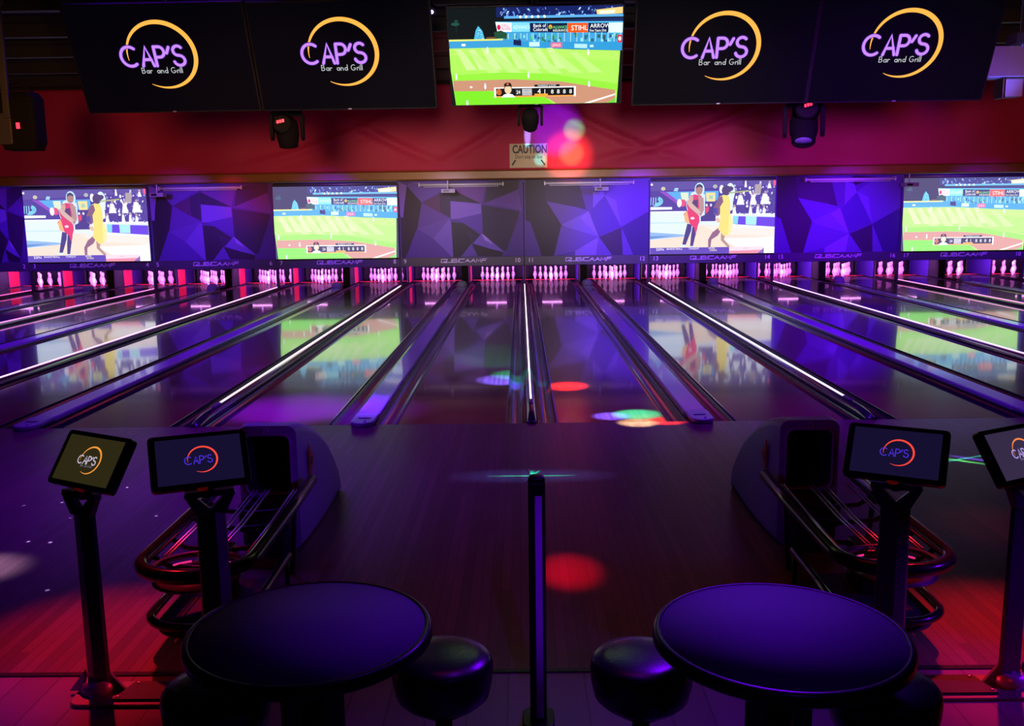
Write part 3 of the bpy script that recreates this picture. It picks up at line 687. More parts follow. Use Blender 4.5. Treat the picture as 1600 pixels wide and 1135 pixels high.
    # player in yellow
    D(1005, 200, 60, 110, 'd8ecf4'); P([(990,240),(1040,270),(1045,420),(1000,440)], 'dcecf0')
    P([(870,640),(900,680),(860,740),(780,790),(770,885),(740,885),(738,790),(790,700)], '8a5868'); P([(900,690),(960,700),(940,790),(1020,880),(985,885),(900,800)], 'b08a70')
    P([(870,260),(920,235),(985,240),(1010,330),(1010,470),(1050,570),(1030,700),(965,740),(935,745),(862,660),(885,560),(880,400)], 'f2dc58'); P([(1000,470),(1052,570),(1030,700),(990,730)], 'f6e888')
    P([(850,270),(905,250),(920,320),(870,400),(880,480),(850,500),(800,470),(800,390),(830,330)], '7a5060'); P([(800,395),(850,395),(850,480),(800,460)], '3a3090')
    P([(820,520),(870,520),(890,575),(850,580)], 'e0bc90')
    D(895, 165, 28, 52, 'f0f0f4'); D(955, 180, 58, 62, '3a2450'); D(1010, 160, 34, 30, '3a2450'); P([(985,205),(1240,180),(1240,200),(990,220)], 'a8b060')
    # lower bar
    R(0, 885, 1008, 967, '5030a8'); R(1008, 885, 1450, 967, 'f6d8dc'); P([(1008,935),(1450,925),(1450,967),(1008,967)], 'f08a98'); R(1450, 885, 1580, 967, 'ffffff'); P([(1370,967),(1450,900),(1450,967)], '7a5ab0')
    A.text('ESPN', 78, 922, 32, 'ffffff', sx=1.0); A.text('BASKETBALL', 210, 912, 24, 'ffffff', sx=1.1); A.text('TONIGHT', 490, 912, 24, 'ffffff', sx=.9)
    A.text('FEVER', 745, 908, 22, 'ffffff', sx=1.0); A.text('SPARKS', 760, 934, 22, 'fff080', sx=.9); A.text('LIVE', 1190, 912, 20, 'e8a0a8')
SCR = {-4: 'b', -2: 'f', 1: 'b', 3: 'f'}
for n, kd in SCR.items():
    lanes = ((n+5)*2+1, (n+5)*2+2)
    desc = 'basketball game' if kd == 'b' else 'baseball game'
    t = thing('projection_screen', 'lit projection screen showing a %s over lanes %d and %d' % (desc, *lanes), 'screen', (n*W+.02, YM-.02, ZB), group='projection screens')
    wS, hS = W-.04, ZT-ZB
    b = MB(); b.box((wS/2, .02, hS/2), (wS+.0, .012, hS+.02)); b.build('canvas', mat('screen_border', (.02, .02, .02), .7), t)
    if kd == 'b': A = Art(pxmap(0, 62, 1580, 967, wS, hS), .0004); basketball(A)
    else: A = Art(pxmap(60, 50, 1515, 863, wS, hS), .0004); baseball(A, True)
    p = A.build('picture', ART_P, t)
    b = MB(); b.cyl((0, .03, hS+.045), (wS, .03, hS+.045), .035); b.build('casing', GREYM, t)
    b = MB(); b.cyl((0.01, .012, -.015), (wS-.01, .012, -.015), .012); b.build('bottom_bar', BLACK, t)
WHITEP = mat('white_enamel', (.7, .7, .72), .35)
PROJG = mat('projector_grey', (.25, .25, .27), .5)
for n, xa, xb in ((-3, -9.60, -7.42), (-1, -2.74, -.535), (0, .556, 2.885), (2, 7.38, 9.71)):
    lanes = ((n+5)*2+1, (n+5)*2+2)
    t = thing('rolled_screen', 'white rolled-up screen casing across the facet panel over lanes %d and %d' % lanes, 'screen', (xa, YM-.09, 2.715), group='rolled-up screens')
    L_ = xb-xa
    b = MB(); b.cyl((0, 0, 0), (L_, 0, 0), .032, 14); b.build('casing', WHITEP, t)
    for q in (0, L_):
        b = MB(); b.box((q, 0, 0), (.03, .09, .1)); b.box((q, .090, .02), (.03, .148, .06)); b.build('end_cap', WHITEP, t, .006)
    b = MB(); b.cyl((.12, -.01, -.055), (L_-.12, -.01, -.055), .012, 8); b.cyl((.15, -.01, -.05), (.15, 0, -.03), .008, 6); b.cyl((L_-.15, -.01, -.05), (L_-.15, 0, -.03), .008, 6); b.build('bottom_bar', WHITEP, t)
for x, ln in ((-9.39, 'between lanes 4 and 5'), (-1.92, 'over lanes 9 and 10'), (1.98, 'over lanes 11 and 12'), (9.83, 'beside lanes 16 and 17')):
    t = thing('projector', 'small white projector on a drop pole %s' % ln, 'projector', (x, 15.45, 2.49), group='projectors')
    b = MB(); b.box((0, 0, .05), (.36, .28, .10)); b.mi = 1; b.box((.09, .142, .05), (.08, .01, .06)); b.build('body', [PROJG, BLACK], t, .015)
    b = MB(); b.cyl((-.02, 0, .09), (-.02, 0, .36), .016, 10); b.lathe([(0, 0), (.05, 0), (.05, .02), (0, .02)], 14, (-.02, 0, .34)); b.build('pole', WHITEP, t)
    b = MB(); b.cyl((.1, .14, .05), (.1, .165, .05), .032, 16); b.build('lens', BLACK, t)
    b = MB(); b.box((-.05, -.144, .05), (.14, .006, .05)); b.build('vent', BLACK, t)

# ------------------------------------------------------------------ lanes
def lane_x(l):
    n = (l-1)//2-5
    return n*W+HA if l % 2 else (n+1)*W-HA
LANES = list(range(2, 20))
lane_me = None
for l in LANES:
    x = lane_x(l)
    if lane_me is None:
        b = MB(); b.box((0, 9.65, -.03), (1.054, 19.3, .06)); lane0 = b.build('bowling_lane', LANEM, None, .002); lane_me = lane0.data; o = lane0
    else: o = lane0.copy(); COL.objects.link(o)
    o.location = (x, 0, 0)
    tag(o, 'glossy dark wood bowling lane leading to the pins under number %d' % l, 'lane', 'bowling lanes')
# gutters: half-round channels
b = MB(); prof = []
for i in range(13):
    a = PI+PI*i/12; prof.append((.1035*math.cos(a), .085*math.sin(a)))
outer = [(-.1175, .0), (-.1035, .004)] + prof[1:-1] + [(.1035, .004), (.1175, .0), (.1175, -.1), (-.1175, -.1)]
b.prism(outer, 0, 19.3, 'y', smooth=False)
g0 = b.build('gutter', GUTTER)
gn = MB(); gn.prism([(p[0]*.195/.235, p[1]) for p in outer], 0, 19.3, 'y'); g1 = gn.build('gutter', GUTTER)
used_g = set()
for l in LANES:
    for s, nm in ((-1, 'left'), (1, 'right')):
        narrow = (l % 2 == 1) == (s < 0)
        src = g1 if narrow else g0; first = narrow not in used_g; used_g.add(narrow)
        o = src if first else src.copy()
        if not first: COL.objects.link(o)
        o.location = (lane_x(l)+s*(.527+(.0975 if narrow else .1175)), 0, 0)
        tag(o, 'black half-round gutter along the %s edge of lane %d' % (nm, l), 'gutter', 'gutters')
# divider ridges with a light strip (between pairs)
STRIPC = {}
for i, n in enumerate(range(-4, 5)):
    c = {-4: (1, .12, .5), -3: (1, .25, .75), -2: (1, .5, .9), -1: (1, .72, .78), 0: (.95, .85, 1), 1: (.8, .75, 1), 2: (.8, .5, 1), 3: (1, .3, .65), 4: (1, .2, .5)}[n]
    em = mat('light_strip_%d' % i, (.5, .5, .5), .4, emit=c, estr=2.2)
    lab = 'lane divider with a glowing strip between lanes %d and %d' % ((n+5)*2, (n+5)*2+1)
    t = thing('lane_divider', lab, 'divider', (n*W, 0, 0), group='lane dividers')
    loops = []
    for y, k in ((-.02, .25), (.03, .45), (.12, .75), (.3, 1), (16.22, 1)):
        pr = [(-.058, -.02), (-.056, .01), (-.045, .04), (-.028, .062), (0, .070), (.028, .062), (.045, .04), (.056, .01), (.058, -.02), (.04, -.06), (-.04, -.06)]
        loops.append([(px*(.8+.2*k), y, pz*k) for px, pz in pr])
    b = MB(); b.loft(loops, smooth=True); b.build('ridge', RIDGE, t)
    b = MB(); b.box((0, 8.5, .074), (.018, 15.4, .010)); b.build('light_strip', em, t, .002)
    b = MB(); b.cyl((0, .62, .066), (0, .62, .076), .025, 14); b.box((0, .72, .074), (.03, .18, .012)); b.build('end_clip', GREYM, t, .003)
# ball track covers (centre of each pair)
for n in range(-4, 4):
    lab = 'purple-lit flat ball track cover between lanes %d and %d' % ((n+5)*2+1, (n+5)*2+2)
    t = thing('ball_track_cover', lab, 'cover', ((n+.5)*W, 0, 0), group='ball track covers')
    hw = .114
    pr = [(-hw, -.02), (-hw, .03), (-hw+.010, .042), (hw-.010, .042), (hw, .03), (hw, -.02)]
    b = MB(); b.prism(pr, .34, 16.2, 'y', smooth=False); b.build('cover', COVER, t)
    nose = [(-hw, .335), (hw, .335)] + [(hw*math.cos(a), .06+.17*math.sin(a)*-1) for a in [PI*i/14 for i in range(1, 14)]]
    nose = [(-hw, .335), (hw, .335), (hw, .0)] + [(hw*math.cos(a), -.13*math.sin(a)) for a in [PI*i/12 for i in range(1, 12)]] + [(-hw, .0)]
    b = MB(); b.prism(nose, -.0, .046, 'z'); b.build('end_cap', mat('end_cap_plastic', (.3, .28, .38), .3), t, .01, seg=3)
    b = MB(); b.box((0, .10, .047), (.12, .03, .004)); b.build('slot', BLACKM, t, .002)
    b = MB(); b.cyl((.03, -.03, .046), (.03, -.03, .054), .012, 12); b.build('bolt', CHROME, t)
    b = MB(); b.lathe([(0, 0), (.15, 0), (.148, .06), (.12, .13), (.07, .165), (0, .175)], 20, (0, 15.95, .03)); b.build('ball_door_dome', mat('dome_grey', (.16, .16, .17), .6), t)

# ------------------------------------------------------------------ pin decks
RIMR = mat('kickback_lit_violet', (.035, .012, .13), .5)  # violet light on the left plates, put into their base colour
RIMB = mat('kickback_lit_blue', (.04, .015, .22), .5)  # blue-violet light on the right plates, painted as base colour
PITB = mat('pit_curtain', (.012, .01, .016), .9)
DECKL = mat('deck_tube', (.5, .5, .5), .4, emit=(.95, .35, 1.0), estr=9)
KICK_GLOW = mat('kickback_red_glow', (.5, .02, .05), .4, emit=(1, .004, .04), estr=.28)  # weak emission imitating red light that falls on the kickback
DECK_GLOW = mat('deck_red_glow', (.5, .02, .05), .4, emit=(1, .004, .10), estr=.6)  # emission imitating red light lying on the pin deck
kb0 = None
for l in LANES:
    x = lane_x(l)
    t = thing('pin_pit', 'dark pin pit with violet-lit kickback plates and painted-in red glow behind number %d' % l, 'pit', (x, 17.95, 0), group='pin pits')
    for s in (-1, 1):
        b = MB(); b.prism([(.0, .008), (.0, .60), (1.32, .60), (1.32, .008)], s*.750, s*.756, 'x'); b.build('kickback_plate', RIMR if s < 0 else RIMB, t)
        b = MB(); b.prism([(-.006, .008), (-.006, .62), (1.32, .62), (1.32, .008)], s*.757, s*.766, 'x'); b.build('kickback_frame', BLACKM, t)
    b = MB(); b.box((0, 1.62, .4), (1.50, .02, .8)); b.build('pit_curtain', PITB, t)
    b = MB(); b.box((0, .5, .80), (1.49, 2.2, .02)); b.build('canopy', PITB, t)
    b = MB(); b.cyl((-.28, -.45, .545), (.28, -.45, .545), .009, 8); b.mi = 1; b.box((0, -.44, .68), (.04, .02, .24)); b.build('deck_light', [DECKL, BLACKM], t)
    b = MB(); b.box((-.747, .29, .30), (.004, .56, .56)); b.build('red_glow_patch', KICK_GLOW, t)  # painted red-lit band on the plate, no lamp of its own
    b = MB(); b.box((0, .75, .0066), (1.46, .12, .003)); b.build('red_deck_glow', DECK_GLOW, t)  # painted pool of red light on the deck, not a fitting
# end posts between pairs and centre housings
for n in range(-4, 5):
    b = MB(); b.box((n*W, 16.33, .28), (.05, .14, .58)); o = b.build('division_post', FRAMEM, None, .006)
    tag(o, 'thin dark division post between the pins of lanes %d and %d' % ((n+5)*2, (n+5)*2+1), 'post', 'division posts')
for n in range(-4, 4):
    b = MB(); b.box(((n+.5)*W, 18.28, .32), (.20, 1.86, .62)); o = b.build('division_post', BLACKM, None, .01)
    tag(o, 'wide black housing between the pins of lanes %d and %d' % ((n+5)*2+1, (n+5)*2+2), 'post', 'division housings')
# pins
PROF = [(0, 0), (.026, 0), (.028, .012), (.036, .05), (.050, .09), (.0605, .114), (.0605, .125), (.054, .16), (.040, .20), (.0275, .238), (.0235, .254), (.024, .275), (.029, .31), (.0325, .343), (.030, .362), (.02, .376), (0, .381)]
b = MB(); b.lathe(PROF, 20)
for f in b.bm.faces:
    z = f.calc_center_median().z
    if .225 < z < .262 and abs(z-.245) > .0: f.material_index = 1
pin0 = b.build('bowling_pin', [PINM, PINR])
D_ = .3048; PP = []
names = [['head pin at the front point'], ['left pin of the second row', 'right pin of the second row'], ['left pin of the third row', 'middle pin of the third row', 'right pin of the third row'],
         ['outer left pin of the back row', 'inner left pin of the back row', 'inner right pin of the back row', 'outer right pin of the back row']]
for r_ in range(4):
    for k in range(r_+1): PP.append(((k-r_/2)*D_, 18.29+r_*D_*.866, names[r_][k]))
first = True
for l in LANES:
    for px, py, nm in PP:
        o = pin0 if first else pin0.copy()
        if not first: COL.objects.link(o)
        first = False
        o.location = (lane_x(l)+px, py, 0); o.rotation_euler.z = random.uniform(0, 6)
        tag(o, 'white bowling pin, %s on lane %d' % (nm, l), 'bowling pin', 'bowling pins')

# ------------------------------------------------------------------ hanging screens
def pose(c, yaw, tilt, roll=0):
    rt = Vector((math.cos(yaw), math.sin(yaw), 0)); fw = Vector((math.sin(yaw), -math.cos(yaw), 0))
    up = Vector((0, 0, 1))*math.cos(tilt)-fw*math.sin(tilt)
    r2 = rt*math.cos(roll)+up*math.sin(roll); u2 = up*math.cos(roll)-rt*math.sin(roll)
    yv = u2.cross(r2)
    M = Matrix((r2, yv, u2)).transposed().to_4x4(); M.translation = Vector(c); return M
TILT = -.443
def tv(x, w_, h_, label, kind, z=3.331, y=-.849, yaw=0.0, rim=.012):
    Mx = pose((x, y, z), yaw, TILT)
    t = thing('hanging_screen', label, 'television', group='television screens above the lanes', M=Mx)
    b = MB(); b.loft([[(p[0], -.006, p[1]) for p in rrect(w_+2*rim, h_+2*rim, .012)], [(p[0], .05, p[1]) for p in rrect(w_+2*rim, h_+2*rim, .012)]], smooth=False)
    b.box((0, .07, 0), (w_*.6, .05, h_*.6)); b.build('case', BLACK, t, .003)
    if kind == 'ball':
        A = Art((lambda fm: (lambda u, v: (fm(u, v)[0]-w_/2, fm(u, v)[1]-h_/2)))(pxmap(60, 50, 1515, 863, w_, h_)), .00012); A.k = 50
        baseball(A); A.build('picture', ART_E, t)
    else:
        A = Art(step=.0002); A.k = 30
        A.rect(-w_/2, -h_/2, w_/2, h_/2, '020206')
        caps_logo(A, -.004, .032, .134, 'ffac48', 'bd80ff', 'b0b4b8', '3c1c78')
        A.build('picture', ART_E, t)
    b = MB(); b.box((0, -.009, -h_/2-rim*.2), (.03, .006, .008)); b.build('badge', CHROME, t)
    # pole to the ceiling, in world directions
    b = MB(); inv = Mx.inverted(); a0 = inv @ Vector((x, y+.10, z+.02)); a1 = inv @ Vector((x, y+.12, 5.41))
    b.cyl(a0, a1, .024, 12); b.box((0, .09, 0), (.22, .05, .3)); b.build('ceiling_mount', DMETAL, t)
    return t
tv(.054, 1.43, .804, 'television showing a baseball game, middle of the hanging row', 'ball', yaw=-.023)
tv(-3.065, 1.48, .885, 'black television with a bar logo, first from the left wall', 'logo', yaw=-.02, z=3.352)
tv(-1.55, 1.49, .885, 'black television with a bar logo, just left of the baseball television', 'logo', yaw=-.02, z=3.352)
tv(1.617, 1.464, .885, 'black television with a bar logo, just right of the baseball television', 'logo', yaw=-.02, z=3.352)
tv(3.115, 1.464, .885, 'black television with a bar logo, last one before the right wall', 'logo', yaw=-.02, z=3.352)

# ------------------------------------------------------------------ party lights
LEDR = mat('red_led', (.3, 0, 0), .4, emit=(1, .02, .04), estr=4)
def moving_head(loc, label, s=1.0, rz=0, tilt=0.5, top=5.41, digits=True, led=(0, 0)):
    t = thing('moving_head_light', label, 'stage light', loc, rz, 'stage lights')
    b = MB(); b.loft([[(x_*s, y_*s, z_*s) for x_, y_ in rrect(.30, .26, .05)] for z_ in (.12, .22)], smooth=False); b.build('base', FIXB, t, .01*s)
    for k in (-1, 1):
        b = MB(); b.loft([[(k*.155*s+q*s, y_*s, z_*s) for y_, z_ in ((-.06, .12), (.06, .12), (.05, -.10), (.0, -.14), (-.05, -.10))] for q in (-.018, .018)], smooth=False); b.build('yoke_arm', FIXB, t, .006*s)
    R = Matrix.Rotation(tilt, 4, 'X')
    b = MB(); b.lathe([(0, .15), (.07, .145), (.10, .12), (.115, .06), (.118, -.04), (.10, -.12), (.098, -.15), (.08, -.152), (.075, -.13), (0, -.13)], 24, M=Matrix.Scale(s, 4) @ Matrix.Translation((0, 0, -.05)) @ R)
    h = b.build('head', FIXB, t)
    b = MB(); b.lathe([(0, -.132), (.07, -.132), (.07, -.138), (0, -.14)], 20, M=Matrix.Scale(s, 4) @ Matrix.Translation((0, 0, -.05)) @ R); b.build('lens', mat('lens_glass', (.1, .1, .2), .05, spec=1), t)
    if digits:
        b = MB()
        for k in range(3):
            b.box((led[0]+(k-1)*.026, -.150*s, led[1]+.006*(k-1)), (.018, .006, .028))
        b.build('display', LEDR, t)
    if digits:
        b = MB(); b.cyl((led[0]*.7, -.147*s, led[1]-.02), (led[0]*.6, -.05*s, led[1]-.03), .085*s, 24, r2=.115*s); b.build('rear_cap', mat('rear_cap_black', (.003, .0035, .0035), .7, spec=.05), t)
    b = MB(); b.cyl((0, 0, .21*s), (0, 0, top-loc[2]), .018, 10); b.box((0, 0, .25*s), (.08*s, .06*s, .06*s)); b.cyl((.05*s, 0, .27*s), (.09*s, 0, .27*s), .012*s, 8); b.build('hanging_pole', FIXB, t)
    return t
moving_head((-2.375, .5, 2.90), 'black stage light with a red display below the left logo televisions', .95, .1, .3, led=(-.045, .045))
moving_head((2.70, .5, 2.89), 'large black stage light with a red display below the right logo televisions', 1.15, -.25, -.5, led=(.03, .135))
moving_head((.016, .2, 2.95), 'small black stage light tucked under the baseball television', .70, 0, .9, digits=False)
# big side light at the left, on a long square pipe
t = thing('wall_wash_light', 'boxy black stage light on a square grey pipe near the left wall', 'stage light', (-4.99, .5, 2.71))
b = MB(); b.loft([[(x_*k, y_*k, z_) for x_, y_ in rrect(.36, .26, .04)] for z_, k in ((0, .85), (.08, 1), (.5, 1), (.56, .8))], smooth=False); b.build('body', FIXB, t, .008)
b = MB(); b.box((-.10, -.145, .20), (.13, .03, .30)); b.build('side_plate', FIXG, t, .006)
b = MB(); b.box((.02, -.135, .23), (.03, .012, .055)); b.build('display', LEDR, t)
b = MB(); b.box((-.06, -.16, .85), (.065, .04, 1.1)); b.box((-.03, -.16, 1.95), (.065, .04, 1.2)); b.box((-.05, -.16, 1.4), (.09, .06, .08)); b.box((-.03, -.16, 2.62), (.12, .12, .05)); b.build('pipe', FIXG, t, .004)
b = MB(); b.tube([(-.15, 0, .5), (-.1, -.05, .62), (.02, -.05, .64), (.14, -.02, .56)], .012); b.build('bracket', FIXB, t)
# lit white unit at the right
t = thing('hanging_box_unit', 'violet-lit white box unit with a small box below, near the right wall', 'fixture', (4.68, .5, 3.265))
WB = mat('white_box', (.10, .10, .16), .5)
b = MB(); b.loft([[(-.28, -.14, .0), (.62, -.14, .0), (.62, .14, 0), (-.28, .14, 0)], [(-.17, -.02, .30), (.62, -.02, .30), (.62, .14, .3), (-.17, .14, .3)]], smooth=False); b.build('shade', WB, t, .006)
b = MB(); b.box((0, -.02, -.10), (.17, .16, .17)); b.build('lower_box', WB, t, .008)
b = MB(); b.box((-.10, -.02, -.10), (.03, .18, .19)); b.build('side_cap', BLACK, t, .006)
b = MB(); b.cyl((.1, 0, .28), (.1, 0, 2.12), .03, 10); b.box((.1, 0, .36), (.22, .2, .1)); b.build('mount', DMETAL, t)
spot('violet_beam', (4.58, .05, 2.69), (4.58, .36, 3.45), (.2, .16, 1), 130, radius_at=.35, blend=1, size=.02)
# tiny blue light
t = thing('pin_spot', 'tiny glowing blue-white lamp beside the baseball television top', 'stage light', (-.926, .5, 3.96))
b = MB(); b.cyl((0, .0, .0), (0, .12, .05), .05, 16); b.cyl((0, .08, .05), (0, .08, 1.42), .01, 8); b.build('body', BLACK, t)
b = MB(); b.lathe([(0, -.02), (.02, -.01), (.022, 0), (.02, .01), (0, .02)], 14, (0, -.012, .0)); b.build('bulb', mat('blue_bulb', (.2, .2, .9), .3, emit=(.45, .35, 1), estr=12), t)

# ------------------------------------------------------------------ ball returns
GLOWP = mat('pink_glow_strip', (.5, .05, .3), .4, emit=(1, .03, .28), estr=.75)
REDP = mat('warning_red', (.5, .02, .03), .5)
def ball_return(s, label):
    X = 1.655*s
    t = thing('ball_return', label, 'ball return', (X, -3.42, 0), group='ball returns')
    hw = .19
    secs = [(0, .79), (.12, .785), (.25, .75), (.41, .69), (.60, .60), (.79, .50), (1.0, .35), (1.19, .20), (1.25, .06)]
    def sec(y, h, w_, r=.055):
        pts = rrect(w_, h, r, 5, 0, h/2)
        return [(p[0], y, max(p[1], 0)) for p in pts]
    loops = [sec(y, h, 2*hw+(.0 if y > 0 else -.02)+.04*math.sin(PI*min(1, y/1.25)), min(.055, h*.4)) for y, h in secs]
    b = MB()
    op = [(p[0], -.004, p[1]) for p in rrect(.27, .36, .045, 5, 0, .55)]
    opin = [(p[0]*.94, .30, p[1]) for p in rrect(.27, .36, .045, 5, 0, .545)]
    b.loft([op, loops[0]], cap0=False, cap1=False, smooth=False)
    b.loft(loops, cap0=False, cap1=True)
    b.mi = 1; b.loft([op, opin], cap0=False, cap1=True, smooth=False)
    b.build('hood', [HOODM, BLACKM], t)
    b = MB(); b.tube([(p[0], -.008, p[1]) for p in rrect(.285, .375, .05, 5, 0, .55)], .009, 8, closed=True); b.build('opening_rim', mat('rim_plastic', (.28, .27, .33), .35), t)
    # round emblem with a ball-return mark
    b = MB(); b.tube([(.018*math.cos(a), -.012, .762+.018*math.sin(a)) for a in [2*PI*i/20 for i in range(20)]], .0025, 6, closed=True)
    b.tube([(.009*math.cos(a), -.012, .762+.009*math.sin(a)) for a in [math.radians(q) for q in range(70, -60, -20)]], .002, 6)
    b.tube([(-.009*math.cos(a), -.012, .762+.009*math.sin(a)) for a in [math.radians(q) for q in range(70, -60, -20)]], .002, 6); b.build('emblem', WHITEP, t)
    # red triangular warning on the aisle side
    xs = -s*(hw+.022)
    b = MB(); b.prism([(.17, .40), (.17, .63), (.29, .515)], xs, xs-s*.006, 'x')
    b.mi = 1; b.cyl((xs-s*.004, .21, .515), (xs-s*.009, .21, .515), .03, 14); b.build('warning_triangle', [REDP, mat('dark_red_print', (.1, .01, .01), .5)], t)
    # fairing under the opening
    b = MB(); b.box((0, -.09, .26), (.30, .18, .18)); b.box((0, -.06, .09), (.24, .14, .18)); b.build('chute', BLACKM, t, .02)
    # outer bumper: a long U in black rubber
    z = .44; y1 = -1.28; rw = .265
    path = [(-rw, .0, z+.01), (-rw, -.5, z), (-rw, y1, z)] + [(rw*math.cos(a), y1-.24*math.sin(a), z) for a in [PI-PI*i/16 for i in range(1, 16)]] + [(rw, y1, z), (rw, -.5, z), (rw, .0, z+.01)]
    b = MB(); b.tube(path, .034, 12); b.build('bumper', RAIL, t)
    # inner tray ring at the front, with glow pieces
    pr = [(.215*math.cos(a), y1-.03-.185*math.sin(a), z-.035) for a in [2*PI*i/32 for i in range(32)]]
    b = MB(); b.tube(pr, .016, 8, closed=True); b.lathe([(0, 0), (.21, 0), (.21, .006), (0, .006)], 32, (0, y1-.03, z-.085), M=None); b.build('front_tray', mat('tray_plastic', (.05, .03, .05), .3), t)
    b = MB()
    for a0, a1 in ((215, 245), (300, 325)):
        b.tube([(.185*math.cos(math.radians(a)), y1-.03-.155*math.sin(math.radians(a)), z-.06) for a in range(a0, a1+1, 5)], .005, 6)
    b.build('glow_strip', GLOWP, t)
    # ball tracks: pairs of thin metal rails
    for xr in (-.20, -.035, .005+.03, .20):
        b = MB()
        for q in (-.011, .011):
            b.tube([(xr+q, -.16, z-.005), (xr+q, -.7, z-.03), (xr+q*.8, y1+.10, z-.03)], .0055, 8)
        b.build('track_rail', CHROME, t)
    for y in (-.35, -.62, -.95, -1.2):
        b = MB(); b.tube([(-rw, y, z-.015), (-rw*.7, y, z-.07), (0, y, z-.085), (rw*.7, y, z-.07), (rw, y, z-.015)], .014, 8); b.build('cross_bar', DMETAL, t)
    # pedestal and lower tier
    b = MB(); b.box((0, -1.0, .19), (.13, .22, .38)); b.box((0, -1.0, .015), (.34, .42, .03)); b.build('pedestal', DMETAL, t, .012)
    zl = .17
    path = [(-.24, -.55, zl), (-.24, -1.22, zl)] + [(.24*math.cos(a), -1.29-.19*math.sin(a), zl) for a in [PI-PI*i/14 for i in range(1, 14)]] + [(.24, -1.22, zl), (.24, -.55, zl)]
    b = MB(); b.tube(path, .022, 10); b.build('lower_bumper', RAIL, t)
    b = MB(); b.tube([(-.2, -1.22, zl-.06)]+[(.2*math.cos(a), -1.29-.15*math.sin(a), zl-.06) for a in [PI-PI*i/14 for i in range(1, 14)]]+[(.2, -1.22, zl-.06)], .012, 8); b.box((0, -1.1, zl-.03), (.40, .55, .015)); b.build('lower_shelf', BLACKM, t)
    for sx_ in (-.24, .24):
        b = MB(); b.cyl((sx_, -.6, 0), (sx_, -.6, zl), .014, 8); b.build('support_leg', DMETAL, t)
        b = MB(); b.cyl((sx_*.9, -.4, 0), (sx_*1.05, -.4, z-.02), .015, 8); b.build('support_leg', DMETAL, t)
    return t
ball_return(-1, 'black and grey ball return in front of lanes 9 and 10')
ball_return(1, 'black and grey ball return in front of lanes 11 and 12')

